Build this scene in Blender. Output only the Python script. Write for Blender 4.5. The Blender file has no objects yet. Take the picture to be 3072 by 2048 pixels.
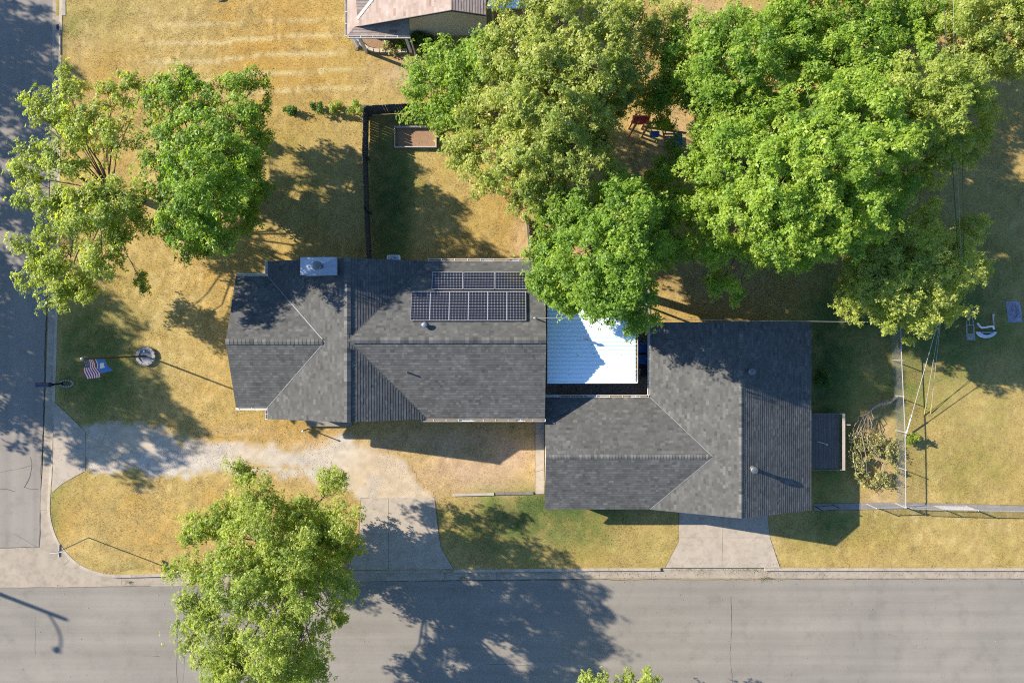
import bpy, bmesh, math, random
import numpy as np
from mathutils import Vector, Matrix, Euler

random.seed(7)
RNG = np.random.default_rng(7)
scene = bpy.context.scene
COL = scene.collection

# ------------------------------------------------------------------ camera, sky, sun, exposure
H = 40.0                      # height of the drone camera above the lawns
F = 2048.0                    # focal length in pixels of the 3072 px wide photograph
cam_d = bpy.data.cameras.new("camera")
cam_d.lens = 24.0
cam_d.sensor_width = 36.0
cam_d.clip_end = 3000.0
cam = bpy.data.objects.new("camera", cam_d)
cam.location = (0, 0, H)
cam.rotation_euler = (0, 0, 0)
COL.objects.link(cam)
scene.camera = cam

SUN_R = 1.9                                   # shadow length for each metre of height
SUN_EL = math.atan(1.0 / SUN_R)
SH = Vector((0.934, -0.357, 0.0)).normalized()  # the way shadows fall
world = bpy.data.worlds.new("World")
scene.world = world
world.use_nodes = True
wn = world.node_tree
bg = wn.nodes["Background"]
sky = wn.nodes.new("ShaderNodeTexSky")
sky.sky_type = 'NISHITA'
sky.sun_disc = False
sky.sun_elevation = SUN_EL
sky.sun_rotation = math.atan2(-SH.x, -SH.y)
sky.air_density = 1.0
sky.dust_density = 0.3
sky.ozone_density = 6.0
wn.links.new(sky.outputs[0], bg.inputs[0])
bg.inputs[1].default_value = 0.10
sun_d = bpy.data.lights.new("sun", 'SUN')
sun_d.energy = 4.6
sun_d.angle = math.radians(0.53)
sun_d.color = (1.0, 0.90, 0.76)
sun = bpy.data.objects.new("sun", sun_d)
sun_dir = Vector((SH.x * math.cos(SUN_EL), SH.y * math.cos(SUN_EL), -math.sin(SUN_EL)))
sun.rotation_euler = sun_dir.to_track_quat('-Z', 'Y').to_euler()
sun.location = (-60, 23, 40)
COL.objects.link(sun)
vs = scene.view_settings
vs.view_transform = 'Standard'
vs.look = 'None'
vs.exposure = 1.65
vs.gamma = 1.0
vs.use_curve_mapping = False
scene.cycles.max_bounces = 8
scene.cycles.diffuse_bounces = 5
scene.cycles.transparent_max_bounces = 4
scene.cycles.use_denoising = False
scene.render.filter_size = 1.1
scene.cycles.filter_width = 1.1

# ------------------------------------------------------------------ helpers
def P(u, v, z=0.0):
    k = (H - z) / F
    return Vector(((u - 1536.0) * k, (1024.0 - v) * k, z))

def vn(x, y, cell, seed=0):
    """value noise 0..1 on arrays"""
    x = np.asarray(x, float) / cell; y = np.asarray(y, float) / cell
    xi = np.floor(x).astype(np.int64); yi = np.floor(y).astype(np.int64)
    fx = x - xi; fy = y - yi
    fx = fx * fx * (3 - 2 * fx); fy = fy * fy * (3 - 2 * fy)
    def h(a, b):
        n = (a * 374761393 + b * 668265263 + seed * 974634541) & 0x7fffffff
        n = ((n ^ (n >> 13)) * 1274126177) & 0x7fffffff
        return ((n ^ (n >> 16)) & 0xffff) / 65535.0
    a = h(xi, yi); b = h(xi + 1, yi); c = h(xi, yi + 1); d = h(xi + 1, yi + 1)
    return (a * (1 - fx) + b * fx) * (1 - fy) + (c * (1 - fx) + d * fx) * fy

WL = {}
def wloc(o):
    return WL.get(o.name, Vector((0, 0, 0))) if o is not None else Vector((0, 0, 0))

def tag(o, label=None, cat=None, group=None, kind=None):
    if label: o["label"] = label
    if cat: o["category"] = cat
    if group: o["group"] = group
    if kind: o["kind"] = kind
    return o

def thing(name, loc, label, cat, group=None, kind=None):
    o = bpy.data.objects.new(name, None)
    o.empty_display_size = 0.2
    o.location = loc
    COL.objects.link(o)
    WL[o.name] = Vector(loc)
    return tag(o, label, cat, group, kind)

def link_mesh(name, me, parent=None, loc=None, rot=None):
    o = bpy.data.objects.new(name, me)
    COL.objects.link(o)
    if parent is not None:
        o.parent = parent
    pl = wloc(parent)
    if loc is not None:
        o.location = Vector(loc) - pl
        WL[o.name] = Vector(loc)
    else:
        WL[o.name] = pl
    if rot is not None:
        o.rotation_euler = rot
    return o

class MB:
    def __init__(self):
        self.v = []; self.f = []; self.mi = []; self.sh = []
    def add(self, vs, fs, mi=0, sh=0.5):
        n = len(self.v)
        self.v += [tuple(p) for p in vs]
        for q in fs:
            self.f.append(tuple(i + n for i in q)); self.mi.append(mi); self.sh.append(sh)
        return self
    def box(self, a, b, mi=0, sh=0.5):
        x0, y0, z0 = (min(a[i], b[i]) for i in range(3)); x1, y1, z1 = (max(a[i], b[i]) for i in range(3))
        return self.add([(x0,y0,z0),(x1,y0,z0),(x1,y1,z0),(x0,y1,z0),(x0,y0,z1),(x1,y0,z1),(x1,y1,z1),(x0,y1,z1)],
                 [(0,3,2,1),(4,5,6,7),(0,1,5,4),(1,2,6,5),(2,3,7,6),(3,0,4,7)], mi, sh)
    def bar(self, a, b, w, h, mi=0, sh=0.5, up=(0,0,1)):
        """box of width w, height h running from a to b (centre line)"""
        a = Vector(a); b = Vector(b); d = (b - a).normalized(); up = Vector(up)
        if abs(d.dot(up)) > 0.98: up = Vector((1, 0, 0))
        s = d.cross(up).normalized(); t = s.cross(d).normalized()
        vs = []
        for p in (a, b):
            for i, j in ((-1,-1),(1,-1),(1,1),(-1,1)):
                vs.append(p + s * (i * w / 2) + t * (j * h / 2))
        return self.add(vs, [(3,2,1,0),(4,5,6,7),(0,1,5,4),(1,2,6,5),(2,3,7,6),(3,0,4,7)], mi, sh)
    def tube(self, pts, rads, n=8, mi=0, cap=True, sh=0.5):
        pts = [Vector(p) for p in pts]
        if not hasattr(rads, '__len__'): rads = [rads] * len(pts)
        base = len(self.v); prev = None
        for i, p in enumerate(pts):
            d = (pts[min(i+1, len(pts)-1)] - pts[max(i-1, 0)])
            d = d.normalized() if d.length > 1e-9 else Vector((0,0,1))
            if prev is None:
                s = d.cross(Vector((0,0,1)))
                if s.length < 0.05: s = d.cross(Vector((1,0,0)))
                s.normalize()
            else:
                s = (prev - d * prev.dot(d)).normalized()
            prev = s; t = d.cross(s)
            for k in range(n):
                a = 2 * math.pi * k / n
                self.v.append(tuple(p + (s * math.cos(a) + t * math.sin(a)) * rads[i]))
        for i in range(len(pts) - 1):
            for k in range(n):
                a = base + i*n + k; b = base + i*n + (k+1) % n
                self.f.append((a, b, b + n, a + n)); self.mi.append(mi); self.sh.append(sh)
        if cap:
            self.f.append(tuple(base + k for k in reversed(range(n)))); self.mi.append(mi); self.sh.append(sh)
            e = base + (len(pts)-1)*n
            self.f.append(tuple(e + k for k in range(n))); self.mi.append(mi); self.sh.append(sh)
        return self
    def lathe(self, c, prof, n=16, mi=0):
        """prof: list of (radius, z) from bottom up, about the vertical through c"""
        base = len(self.v)
        for r, z in prof:
            for k in range(n):
                a = 2*math.pi*k/n
                self.v.append((c[0] + r*math.cos(a), c[1] + r*math.sin(a), c[2] + z))
        for i in range(len(prof)-1):
            for k in range(n):
                a = base+i*n+k; b = base+i*n+(k+1)%n
                self.f.append((a, b, b+n, a+n)); self.mi.append(mi); self.sh.append(0.5)
        self.f.append(tuple(base+k for k in reversed(range(n)))); self.mi.append(mi); self.sh.append(0.5)
        e = base+(len(prof)-1)*n
        self.f.append(tuple(e+k for k in range(n))); self.mi.append(mi); self.sh.append(0.5)
        return self
    def poly(self, pts, z0, z1, mi=0, sh=0.5):
        """vertical prism over a flat outline (list of xy), z0 < z1"""
        a = sum(pts[i][0]*pts[(i+1)%len(pts)][1]-pts[(i+1)%len(pts)][0]*pts[i][1] for i in range(len(pts)))
        if a < 0: pts = list(reversed(pts))
        n = len(pts)
        vs = [(p[0], p[1], z0) for p in pts] + [(p[0], p[1], z1) for p in pts]
        fs = [tuple(reversed(range(n))), tuple(range(n, 2*n))]
        fs += [(i, (i+1)%n, n+(i+1)%n, n+i) for i in range(n)]
        return self.add(vs, fs, mi, sh)
    def build(self, name, mats, parent=None, smooth=False, shade=False, loc=None, data_only=False):
        off = Vector(loc) if loc is not None else wloc(parent)
        me = bpy.data.meshes.new(name)
        vs = [(p[0]-off.x, p[1]-off.y, p[2]-off.z) for p in self.v]
        me.from_pydata(vs, [], self.f)
        if not isinstance(mats, (list, tuple)): mats = [mats]
        for m in mats: me.materials.append(m)
        if len(mats) > 1: me.polygons.foreach_set("material_index", self.mi)
        if smooth: me.polygons.foreach_set("use_smooth", [True]*len(self.f))
        if shade:
            at = me.attributes.new("shade", 'FLOAT', 'FACE'); at.data.foreach_set("value", self.sh)
        me.update()
        if data_only: return me
        return link_mesh(name, me, parent, loc)

def fast_mesh(name, verts, quads, mat, attr=None, col=None, smooth=False):
    """verts (n,3) array, quads (m,k) array; attr: per-vertex float, col: per-vertex rgb"""
    me = bpy.data.meshes.new(name)
    n = len(verts); m, k = quads.shape
    me.vertices.add(n); me.vertices.foreach_set("co", verts.astype(np.float32).ravel())
    me.loops.add(m*k); me.loops.foreach_set("vertex_index", quads.astype(np.int32).ravel())
    me.polygons.add(m)
    me.polygons.foreach_set("loop_start", np.arange(0, m*k, k, dtype=np.int32))
    me.polygons.foreach_set("loop_total", np.full(m, k, dtype=np.int32))
    if smooth: me.polygons.foreach_set("use_smooth", np.ones(m, dtype=bool))
    me.materials.append(mat)
    if attr is not None:
        a = me.attributes.new("shade", 'FLOAT', 'POINT'); a.data.foreach_set("value", attr.astype(np.float32))
    if col is not None:
        c = np.ones((n, 4), np.float32); c[:, :3] = col
        a = me.attributes.new("col", 'FLOAT_COLOR', 'POINT'); a.data.foreach_set("color", c.ravel())
    me.update(calc_edges=True)
    return me

# ------------------------------------------------------------------ materials
def nodes_of(name):
    m = bpy.data.materials.new(name); m.use_nodes = True
    nt = m.node_tree; b = nt.nodes["Principled BSDF"]
    return m, nt, b

def noise(nt, scale, detail=4.0, rough=0.6, vec=None, dist=0.0):
    n = nt.nodes.new("ShaderNodeTexNoise")
    n.inputs["Scale"].default_value = scale; n.inputs["Detail"].default_value = detail
    n.inputs["Roughness"].default_value = rough; n.inputs["Distortion"].default_value = dist
    if vec is None:
        g = nt.nodes.new("ShaderNodeNewGeometry"); vec = g.outputs["Position"]
    nt.links.new(vec, n.inputs["Vector"])
    return n.outputs["Fac"]

def ramp(nt, fac, stops):
    r = nt.nodes.new("ShaderNodeValToRGB")
    e = r.color_ramp.elements
    e[0].position = stops[0][0]; e[0].color = (*stops[0][1], 1)
    e[1].position = stops[-1][0]; e[1].color = (*stops[-1][1], 1)
    for p, c in stops[1:-1]:
        q = e.new(p); q.color = (*c, 1)
    nt.links.new(fac, r.inputs[0])
    return r.outputs[0]

def mixc(nt, a, b, fac, mode='MIX'):
    x = nt.nodes.new("ShaderNodeMix"); x.data_type = 'RGBA'; x.blend_type = mode
    for s, val in ((x.inputs[6], a), (x.inputs[7], b), (x.inputs[0], fac)):
        if hasattr(val, 'is_output') or hasattr(val, 'links'): nt.links.new(val, s)
        elif isinstance(val, (tuple, list)): s.default_value = (*val, 1)
        else: s.default_value = val
    return x.outputs[2]

def bump(nt, b, h, strength=0.4, dist=0.02):
    n = nt.nodes.new("ShaderNodeBump"); n.inputs["Strength"].default_value = strength
    n.inputs["Distance"].default_value = dist
    nt.links.new(h, n.inputs["Height"]); nt.links.new(n.outputs[0], b.inputs["Normal"])

def simple(name, c1, c2=None, scale=6.0, rough=0.8, metal=0.0, bmp=0.0, bscale=None, spec=0.3, stretch=None, fine=0.0):
    m, nt, b = nodes_of(name)
    c2 = c2 or tuple(x*0.8 for x in c1)
    c1 = tuple(x*0.78 for x in c1); c2 = tuple(x*0.78 for x in c2)
    g = nt.nodes.new("ShaderNodeNewGeometry"); vec = g.outputs["Position"]
    if stretch:
        mp = nt.nodes.new("ShaderNodeMapping"); mp.inputs["Scale"].default_value = stretch
        nt.links.new(vec, mp.inputs[0]); vec = mp.outputs[0]
    f = noise(nt, scale, 5, 0.65, vec)
    c = ramp(nt, f, [(0.3, c1), (0.7, c2)])
    if fine:
        f2 = noise(nt, scale*9, 3, 0.7, vec)
        c = mixc(nt, c, ramp(nt, f2, [(0.3, (0.5,)*3), (0.7, (0.62,)*3)]), fine, 'OVERLAY')
    nt.links.new(c, b.inputs["Base Color"])
    b.inputs["Roughness"].default_value = rough; b.inputs["Metallic"].default_value = metal
    b.inputs["Specular IOR Level"].default_value = spec
    if bmp: bump(nt, b, noise(nt, bscale or scale*3, 4, 0.6, vec), bmp, 0.02)
    return m

def shingle_mat(name, cols):
    m, nt, b = nodes_of(name)
    a = nt.nodes.new("ShaderNodeAttribute"); a.attribute_name = "shade"
    c = ramp(nt, a.outputs["Fac"], cols)
    f = noise(nt, 1.1, 3, 0.5)
    c = mixc(nt, c, ramp(nt, f, [(0.3, (0.40,)*3), (0.7, (0.60,)*3)]), 0.6, 'OVERLAY')
    f2 = noise(nt, 60, 2, 0.7)
    c = mixc(nt, c, ramp(nt, f2, [(0.25, (0.35,)*3), (0.75, (0.65,)*3)]), 0.45, 'OVERLAY')
    nt.links.new(c, b.inputs["Base Color"]); b.inputs["Roughness"].default_value = 0.92
    b.inputs["Specular IOR Level"].default_value = 0.2
    bump(nt, b, noise(nt, 90, 2, 0.6), 0.5, 0.006)
    return m

def leaf_mat(name, lo, mid, hi, trans=0.48):
    m, nt, b = nodes_of(name)
    a = nt.nodes.new("ShaderNodeAttribute"); a.attribute_name = "shade"
    c = ramp(nt, a.outputs["Fac"], [(0.0, lo), (0.5, mid), (1.0, hi)])
    nt.links.new(c, b.inputs["Base Color"])
    b.inputs["Roughness"].default_value = 0.5; b.inputs["Specular IOR Level"].default_value = 0.35
    t = nt.nodes.new("ShaderNodeBsdfTranslucent")
    tc = mixc(nt, c, (1.0, 1.0, 0.35), 1.0, 'MULTIPLY')
    nt.links.new(mixc(nt, tc, (2.2, 2.2, 2.2), 1.0, 'MULTIPLY'), t.inputs[0])
    mx = nt.nodes.new("ShaderNodeMixShader"); mx.inputs[0].default_value = trans
    nt.links.new(b.outputs[0], mx.inputs[1]); nt.links.new(t.outputs[0], mx.inputs[2])
    nt.links.new(mx.outputs[0], nt.nodes["Material Output"].inputs[0])
    return m

M = {}
# lawn: colour patches come from the mesh, grain from noise
m, nt, b = nodes_of("dry_lawn")
a = nt.nodes.new("ShaderNodeAttribute"); a.attribute_name = "col"
f = noise(nt, 5, 8, 0.8); f2 = noise(nt, 13, 5, 0.85)
c = mixc(nt, a.outputs["Color"], ramp(nt, f, [(0.3, (0.36,)*3), (0.7, (0.62,)*3)]), 0.7, 'OVERLAY')
c = mixc(nt, c, ramp(nt, f2, [(0.28, (0.30,)*3), (0.72, (0.70,)*3)]), 0.62, 'OVERLAY')
nt.links.new(c, b.inputs["Base Color"]); b.inputs["Roughness"].default_value = 0.95
b.inputs["Specular IOR Level"].default_value = 0.1
bump(nt, b, noise(nt, 30, 3, 0.6), 0.18, 0.012)
M['lawn'] = m
m, nt, b = nodes_of("grass_blades")
a = nt.nodes.new("ShaderNodeAttribute"); a.attribute_name = "col"
nt.links.new(a.outputs["Color"], b.inputs["Base Color"]); b.inputs["Roughness"].default_value = 0.8
b.inputs["Specular IOR Level"].default_value = 0.15
tb = nt.nodes.new("ShaderNodeBsdfTranslucent"); nt.links.new(a.outputs["Color"], tb.inputs[0])
mx = nt.nodes.new("ShaderNodeMixShader"); mx.inputs[0].default_value = 0.6
nt.links.new(b.outputs[0], mx.inputs[1]); nt.links.new(tb.outputs[0], mx.inputs[2]); nt.links.new(mx.outputs[0], nt.nodes["Material Output"].inputs[0])
M['blade'] = m
# asphalt: aged, grey, with tyre streaks along the road and patches
def asphalt(name, axis, c1, c2):
    m, nt, b = nodes_of(name)
    g = nt.nodes.new("ShaderNodeNewGeometry"); mp = nt.nodes.new("ShaderNodeMapping")
    mp.inputs["Scale"].default_value = (0.03, 1.6, 1) if axis == 'x' else (1.6, 0.03, 1)
    nt.links.new(g.outputs["Position"], mp.inputs[0])
    s = noise(nt, 1.0, 5, 0.6, mp.outputs[0])
    p = noise(nt, 0.22, 7, 0.65)
    gr = noise(nt, 45, 3, 0.8)
    c = ramp(nt, p, [(0.3, c1), (0.7, c2)])
    c = mixc(nt, c, ramp(nt, s, [(0.35, (0.43,)*3), (0.65, (0.55,)*3)]), 0.7, 'OVERLAY')
    c = mixc(nt, c, ramp(nt, gr, [(0.25, (0.36,)*3), (0.75, (0.62,)*3)]), 0.6, 'OVERLAY')
    st = noise(nt, 0.9, 8, 0.75)
    c = mixc(nt, c, ramp(nt, st, [(0.52, (1, 1, 1)), (0.72, (0.72, 0.71, 0.70))]), 0.7, 'MULTIPLY')
    sp_ = noise(nt, 7.0, 6, 0.85)
    c = mixc(nt, c, ramp(nt, sp_, [(0.30, (0.72, 0.70, 0.68)), (0.40, (1, 1, 1)), (0.62, (1, 1, 1)), (0.75, (1.14, 1.12, 1.08))]), 0.8, 'MULTIPLY')
    nt.links.new(c, b.inputs["Base Color"]); b.inputs["Roughness"].default_value = 0.9
    b.inputs["Specular IOR Level"].default_value = 0.25
    bump(nt, b, gr, 0.35, 0.008)
    return m
M['asphalt_x'] = asphalt("worn_asphalt", 'x', (0.162, 0.148, 0.126), (0.202, 0.183, 0.153))
M['asphalt_y'] = asphalt("worn_asphalt_side_street", 'y', (0.170, 0.153, 0.132), (0.196, 0.176, 0.151))
def concrete(name, c1, c2, stain):
    m, nt, b = nodes_of(name)
    c = ramp(nt, noise(nt, 0.8, 5, 0.6), [(0.3, c1), (0.7, c2)])
    c = mixc(nt, c, stain, ramp(nt, noise(nt, 2.3, 6, 0.7), [(0.46, (0, 0, 0)), (0.72, (0.85,)*3)]))
    c = mixc(nt, c, ramp(nt, noise(nt, 50, 3, 0.7), [(0.25, (0.4,)*3), (0.75, (0.6,)*3)]), 0.5, 'OVERLAY')
    nt.links.new(c, b.inputs["Base Color"]); b.inputs["Roughness"].default_value = 0.9
    b.inputs["Specular IOR Level"].default_value = 0.2
    bump(nt, b, noise(nt, 60, 3, 0.7), 0.25, 0.006)
    return m
M['concrete'] = concrete("pale_concrete", (0.32, 0.275, 0.218), (0.275, 0.236, 0.187), (0.205, 0.172, 0.132))
M['gutter_concrete'] = concrete("gutter_concrete", (0.29, 0.248, 0.19), (0.235, 0.20, 0.155), (0.175, 0.147, 0.112))
M['curb'] = concrete("kerb_concrete", (0.33, 0.285, 0.225), (0.275, 0.24, 0.19), (0.19, 0.157, 0.124))
M['old_concrete'] = concrete("old_concrete", (0.21, 0.19, 0.167), (0.17, 0.155, 0.138), (0.118, 0.105, 0.092))
M['crack'] = simple("crack_filler", (0.06, 0.055, 0.05), (0.10, 0.09, 0.08), 8)
m, nt, b = nodes_of("gravel_and_dust")
a = nt.nodes.new("ShaderNodeAttribute"); a.attribute_name = "col"
c = mixc(nt, a.outputs["Color"], ramp(nt, noise(nt, 40, 4, 0.85), [(0.25, (0.36,)*3), (0.75, (0.64,)*3)]), 0.6, 'OVERLAY')
nt.links.new(c, b.inputs["Base Color"]); b.inputs["Roughness"].default_value = 0.95
b.inputs["Specular IOR Level"].default_value = 0.1
bump(nt, b, noise(nt, 40, 3, 0.6), 0.2, 0.01)
M['gravel'] = m
M['pebble'] = simple("pebbles", (0.56, 0.51, 0.45), (0.42, 0.37, 0.31), 9, 0.9)
M['shingle'] = shingle_mat("charcoal_shingles", [(0.0, (0.046, 0.047, 0.045)), (0.5, (0.074, 0.075, 0.071)), (1.0, (0.118, 0.116, 0.107))])
M['brown_shingle'] = shingle_mat("brown_shingles", [(0.0, (0.18, 0.10, 0.075)), (0.22, (0.24, 0.18, 0.148)), (0.6, (0.28, 0.228, 0.195)), (1.0, (0.31, 0.267, 0.235))])
M['flash'] = simple("valley_flashing", (0.27, 0.27, 0.27), (0.16, 0.16, 0.16), 5, 0.6, 0.2)
M['white_metal'] = simple("white_painted_metal", (0.86, 0.98, 1.02), (0.82, 0.95, 1.0), 1.2, 0.35, 0.0, spec=0.5)
M['gutter_white'] = simple("weathered_white_gutter", (0.72, 0.69, 0.63), (0.50, 0.46, 0.39), 4, 0.6)
M['litter'] = simple("leaf_litter", (0.16, 0.10, 0.05), (0.24, 0.16, 0.08), 20, 0.95)
M['siding'] = simple("cream_siding", (0.52, 0.48, 0.41), (0.48, 0.44, 0.38), 2, 0.8)
M['grey_siding'] = simple("grey_siding", (0.30, 0.31, 0.32), (0.26, 0.27, 0.28), 2, 0.8)
M['beige_wall'] = simple("beige_stucco", (0.72, 0.66, 0.53), (0.67, 0.61, 0.49), 3, 0.9, bmp=0.2)
M['trim'] = simple("white_trim", (0.70, 0.69, 0.66), (0.62, 0.61, 0.58), 3, 0.6)
M['dark_trim'] = simple("dark_drip_edge", (0.055, 0.055, 0.058), (0.075, 0.075, 0.078), 3, 0.6)
m, nt, b = nodes_of("window_glass")
b.inputs["Base Color"].default_value = (0.02, 0.03, 0.04, 1); b.inputs["Roughness"].default_value = 0.08
M['glass'] = m
M['galv'] = simple("galvanised_sheet", (0.48, 0.50, 0.52), (0.36, 0.38, 0.40), 3, 0.3, 0.75, spec=0.5)
M['rust'] = simple("rust_stain", (0.30, 0.16, 0.09), (0.38, 0.24, 0.16), 6, 0.7)
M['pipe'] = simple("grey_metal_pipe", (0.22, 0.225, 0.23), (0.15, 0.155, 0.16), 8, 0.45, 0.6)
M['fence_black'] = simple("black_stained_wood", (0.065, 0.066, 0.068), (0.10, 0.096, 0.09), 6, 0.75, stretch=(1, 1, 0.2), bmp=0.2)
M['grey_wood'] = simple("weathered_grey_wood", (0.20, 0.185, 0.17), (0.12, 0.11, 0.10), 5, 0.85, stretch=(1, 0.15, 1), bmp=0.3)
M['deck_wood'] = simple("dark_deck_wood", (0.17, 0.145, 0.12), (0.10, 0.088, 0.075), 6, 0.7, stretch=(1, 0.12, 1), bmp=0.3)
M['rail_wood'] = simple("pale_rail_wood", (0.42, 0.36, 0.30), (0.34, 0.29, 0.24), 6, 0.8, stretch=(1, 0.2, 1))
M['cedar'] = simple("orange_cedar", (0.42, 0.22, 0.09), (0.34, 0.17, 0.07), 6, 0.7, stretch=(1, 1, 0.2))
M['pale_board'] = simple("pale_painted_board", (0.60, 0.55, 0.48), (0.48, 0.43, 0.37), 6, 0.8)
M['mulch'] = simple("dry_mulch", (0.30, 0.19, 0.115), (0.20, 0.12, 0.07), 14, 0.95, bmp=0.9, bscale=18, fine=0.6)
M['soil'] = simple("dark_soil", (0.13, 0.09, 0.06), (0.18, 0.12, 0.08), 10, 0.95, bmp=0.6)
M['stone'] = simple("pale_limestone", (0.50, 0.43, 0.33), (0.40, 0.34, 0.26), 6, 0.9, bmp=0.3)
M['grey_stone'] = simple("grey_stone", (0.34, 0.33, 0.33), (0.24, 0.23, 0.23), 6, 0.9, bmp=0.3)
M['black_metal'] = simple("black_painted_metal", (0.018, 0.018, 0.02), (0.03, 0.03, 0.03), 8, 0.45, 0.3)
M['steel'] = simple("galvanised_steel", (0.46, 0.45, 0.43), (0.36, 0.35, 0.34), 10, 0.42, 0.35)
M['wire'] = simple("wire_steel", (0.40, 0.40, 0.40), (0.33, 0.33, 0.33), 10, 0.5, 0.5)
M['white'] = simple("white_plastic", (0.78, 0.78, 0.77), (0.70, 0.70, 0.70), 4, 0.45)
M['cable'] = simple("grey_cable", (0.45, 0.44, 0.42), (0.38, 0.37, 0.36), 10, 0.6)
M['black_cable'] = simple("black_cable", (0.03, 0.03, 0.03), (0.05, 0.05, 0.05), 10, 0.6)
M['cell'] = simple("solar_cell", (0.010, 0.012, 0.020), (0.020, 0.018, 0.022), 1.4, 0.12, 0.0, spec=0.5)
M['backsheet'] = simple("white_backsheet", (0.50, 0.51, 0.52), (0.44, 0.45, 0.46), 5, 0.3)
M['alu'] = simple("aluminium_frame", (0.50, 0.50, 0.50), (0.42, 0.42, 0.42), 5, 0.35, 0.5)
M['bark'] = simple("grey_brown_bark", (0.16, 0.125, 0.095), (0.09, 0.068, 0.05), 7, 0.95, stretch=(1, 1, 0.3), bmp=0.8)
M['pale_bark'] = simple("pale_dead_bark", (0.36, 0.30, 0.23), (0.24, 0.19, 0.14), 9, 0.9, bmp=0.4)
M['red_canvas'] = simple("red_canvas", (0.55, 0.06, 0.07), (0.45, 0.05, 0.06), 5, 0.8)
M['teal'] = simple("teal_plastic", (0.02, 0.20, 0.28), (0.015, 0.16, 0.24), 5, 0.35)
M['blue'] = simple("blue_plastic", (0.03, 0.12, 0.38), (0.03, 0.10, 0.30), 5, 0.4)
M['navy'] = simple("navy_paint", (0.025, 0.035, 0.065), (0.035, 0.045, 0.08), 5, 0.45)
M['flag_red'] = simple("red_cloth", (0.50, 0.035, 0.045), (0.42, 0.03, 0.04), 9, 0.8)
M['flag_white'] = simple("white_cloth", (0.78, 0.77, 0.75), (0.72, 0.71, 0.70), 9, 0.8)
M['flag_navy'] = simple("navy_cloth", (0.02, 0.03, 0.11), (0.02, 0.03, 0.09), 9, 0.8)
M['flag_blue'] = simple("blue_cloth", (0.07, 0.24, 0.60), (0.06, 0.20, 0.50), 9, 0.8)
M['tarp'] = simple("lavender_grey_tarp", (0.30, 0.29, 0.36), (0.22, 0.21, 0.27), 4, 0.6, bmp=0.3)
M['sign_back'] = simple("sign_plate_metal", (0.20, 0.24, 0.30), (0.14, 0.17, 0.22), 12, 0.5, 0.5)
M['pole_wood'] = simple("creosoted_pole", (0.10, 0.075, 0.055), (0.07, 0.05, 0.04), 8, 0.9, stretch=(1, 1, 0.1))
M['yellow'] = simple("yellow_guard", (0.55, 0.48, 0.16), (0.45, 0.40, 0.12), 6, 0.5)
L = {
 'fresh': leaf_mat("fresh_green_leaves", (0.066, 0.135, 0.015), (0.142, 0.232, 0.023), (0.250, 0.320, 0.046)),
 'deep': leaf_mat("deep_green_leaves", (0.030, 0.070, 0.014), (0.060, 0.125, 0.018), (0.105, 0.175, 0.026)),
 'olive': leaf_mat("olive_yellow_leaves", (0.125, 0.172, 0.030), (0.220, 0.265, 0.052), (0.340, 0.340, 0.105)),
 'lime': leaf_mat("lime_leaves", (0.120, 0.172, 0.026), (0.205, 0.258, 0.042), (0.300, 0.325, 0.080)),
 'pale': leaf_mat("pale_leaves", (0.13, 0.14, 0.045), (0.23, 0.225, 0.08), (0.33, 0.30, 0.14), 0.25),
 'weed': leaf_mat("weed_leaves", (0.07, 0.12, 0.015), (0.14, 0.20, 0.025), (0.22, 0.25, 0.04)),
}
# ------------------------------------------------------------------ setting: ground, lawn, streets
ZR = -0.15      # street level
ground = MB().add([(-900,-900,-0.20),(900,-900,-0.20),(900,900,-0.20),(-900,900,-0.20)], [(0,1,2,3)]).build("ground", simple("far_dry_grass", (0.36,0.27,0.11), (0.28,0.24,0.09), 0.4, 0.95))
tag(ground, kind="structure")

# edge of the lawn block, in pixels of the photograph, at lawn level
EDGE = [(205,-2600),(190,-150),(187,0),(180,500),(173,950),(165,1200),(157,1400),(152,1480),(150,1530),(157,1575),(175,1622),(205,1662),
        (240,1692),(275,1709),(312,1719),(360,1723),(550,1719),(900,1714),(1360,1708),(1800,1703),(3072,1703),(5600,1703)]
def smooth_line(pts, n=4):
    out = []
    for i in range(len(pts)-1):
        p0 = np.array(pts[max(i-1,0)], float); p1 = np.array(pts[i], float); p2 = np.array(pts[i+1], float); p3 = np.array(pts[min(i+2,len(pts)-1)], float)
        k = n if np.linalg.norm(p2-p1) < 200 else 1
        for j in range(k):
            t = j/k
            out.append(tuple(0.5*((2*p1)+(-p0+p2)*t+(2*p0-5*p1+4*p2-p3)*t*t+(-p0+3*p1-3*p2+p3)*t**3)) if k > 1 else tuple(p1))
    out.append(pts[-1]); return out
EDGE_W = [P(u, v).to_2d() for u, v in smooth_line(EDGE)]
def offset_line(pts, d):
    out = []
    for i, p in enumerate(pts):
        t = (pts[min(i+1,len(pts)-1)] - pts[max(i-1,0)]).normalized()
        nrm = Vector((t.y, -t.x))        # to the right of the way we walk: down the left street, then right -> this is outward with a minus
        out.append(p - nrm * d * -1.0)
    return out
# walking down (south) then right (east): outward is to the right hand = (t.y,-t.x)... south t=(0,-1) -> (-1,0) west = outward
CURB_O = offset_line(EDGE_W, 0.17)
GUT_O = offset_line(EDGE_W, 0.66)

def in_lawn(x, y):
    """True inside the lawn block (arrays)"""
    x = np.asarray(x); y = np.asarray(y)
    ins = np.zeros(x.shape, bool)
    poly = [(p.x, p.y) for p in EDGE_W] + [(90, 60), (-26.0, 60)]
    j = len(poly)-1
    for i in range(len(poly)):
        xi, yi = poly[i]; xj, yj = poly[j]
        if yi != yj:
            ins ^= ((yi > y) != (yj > y)) & (x < (xj-xi)*(y-yi)/(yj-yi)+xi)
        j = i
    return ins

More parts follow.
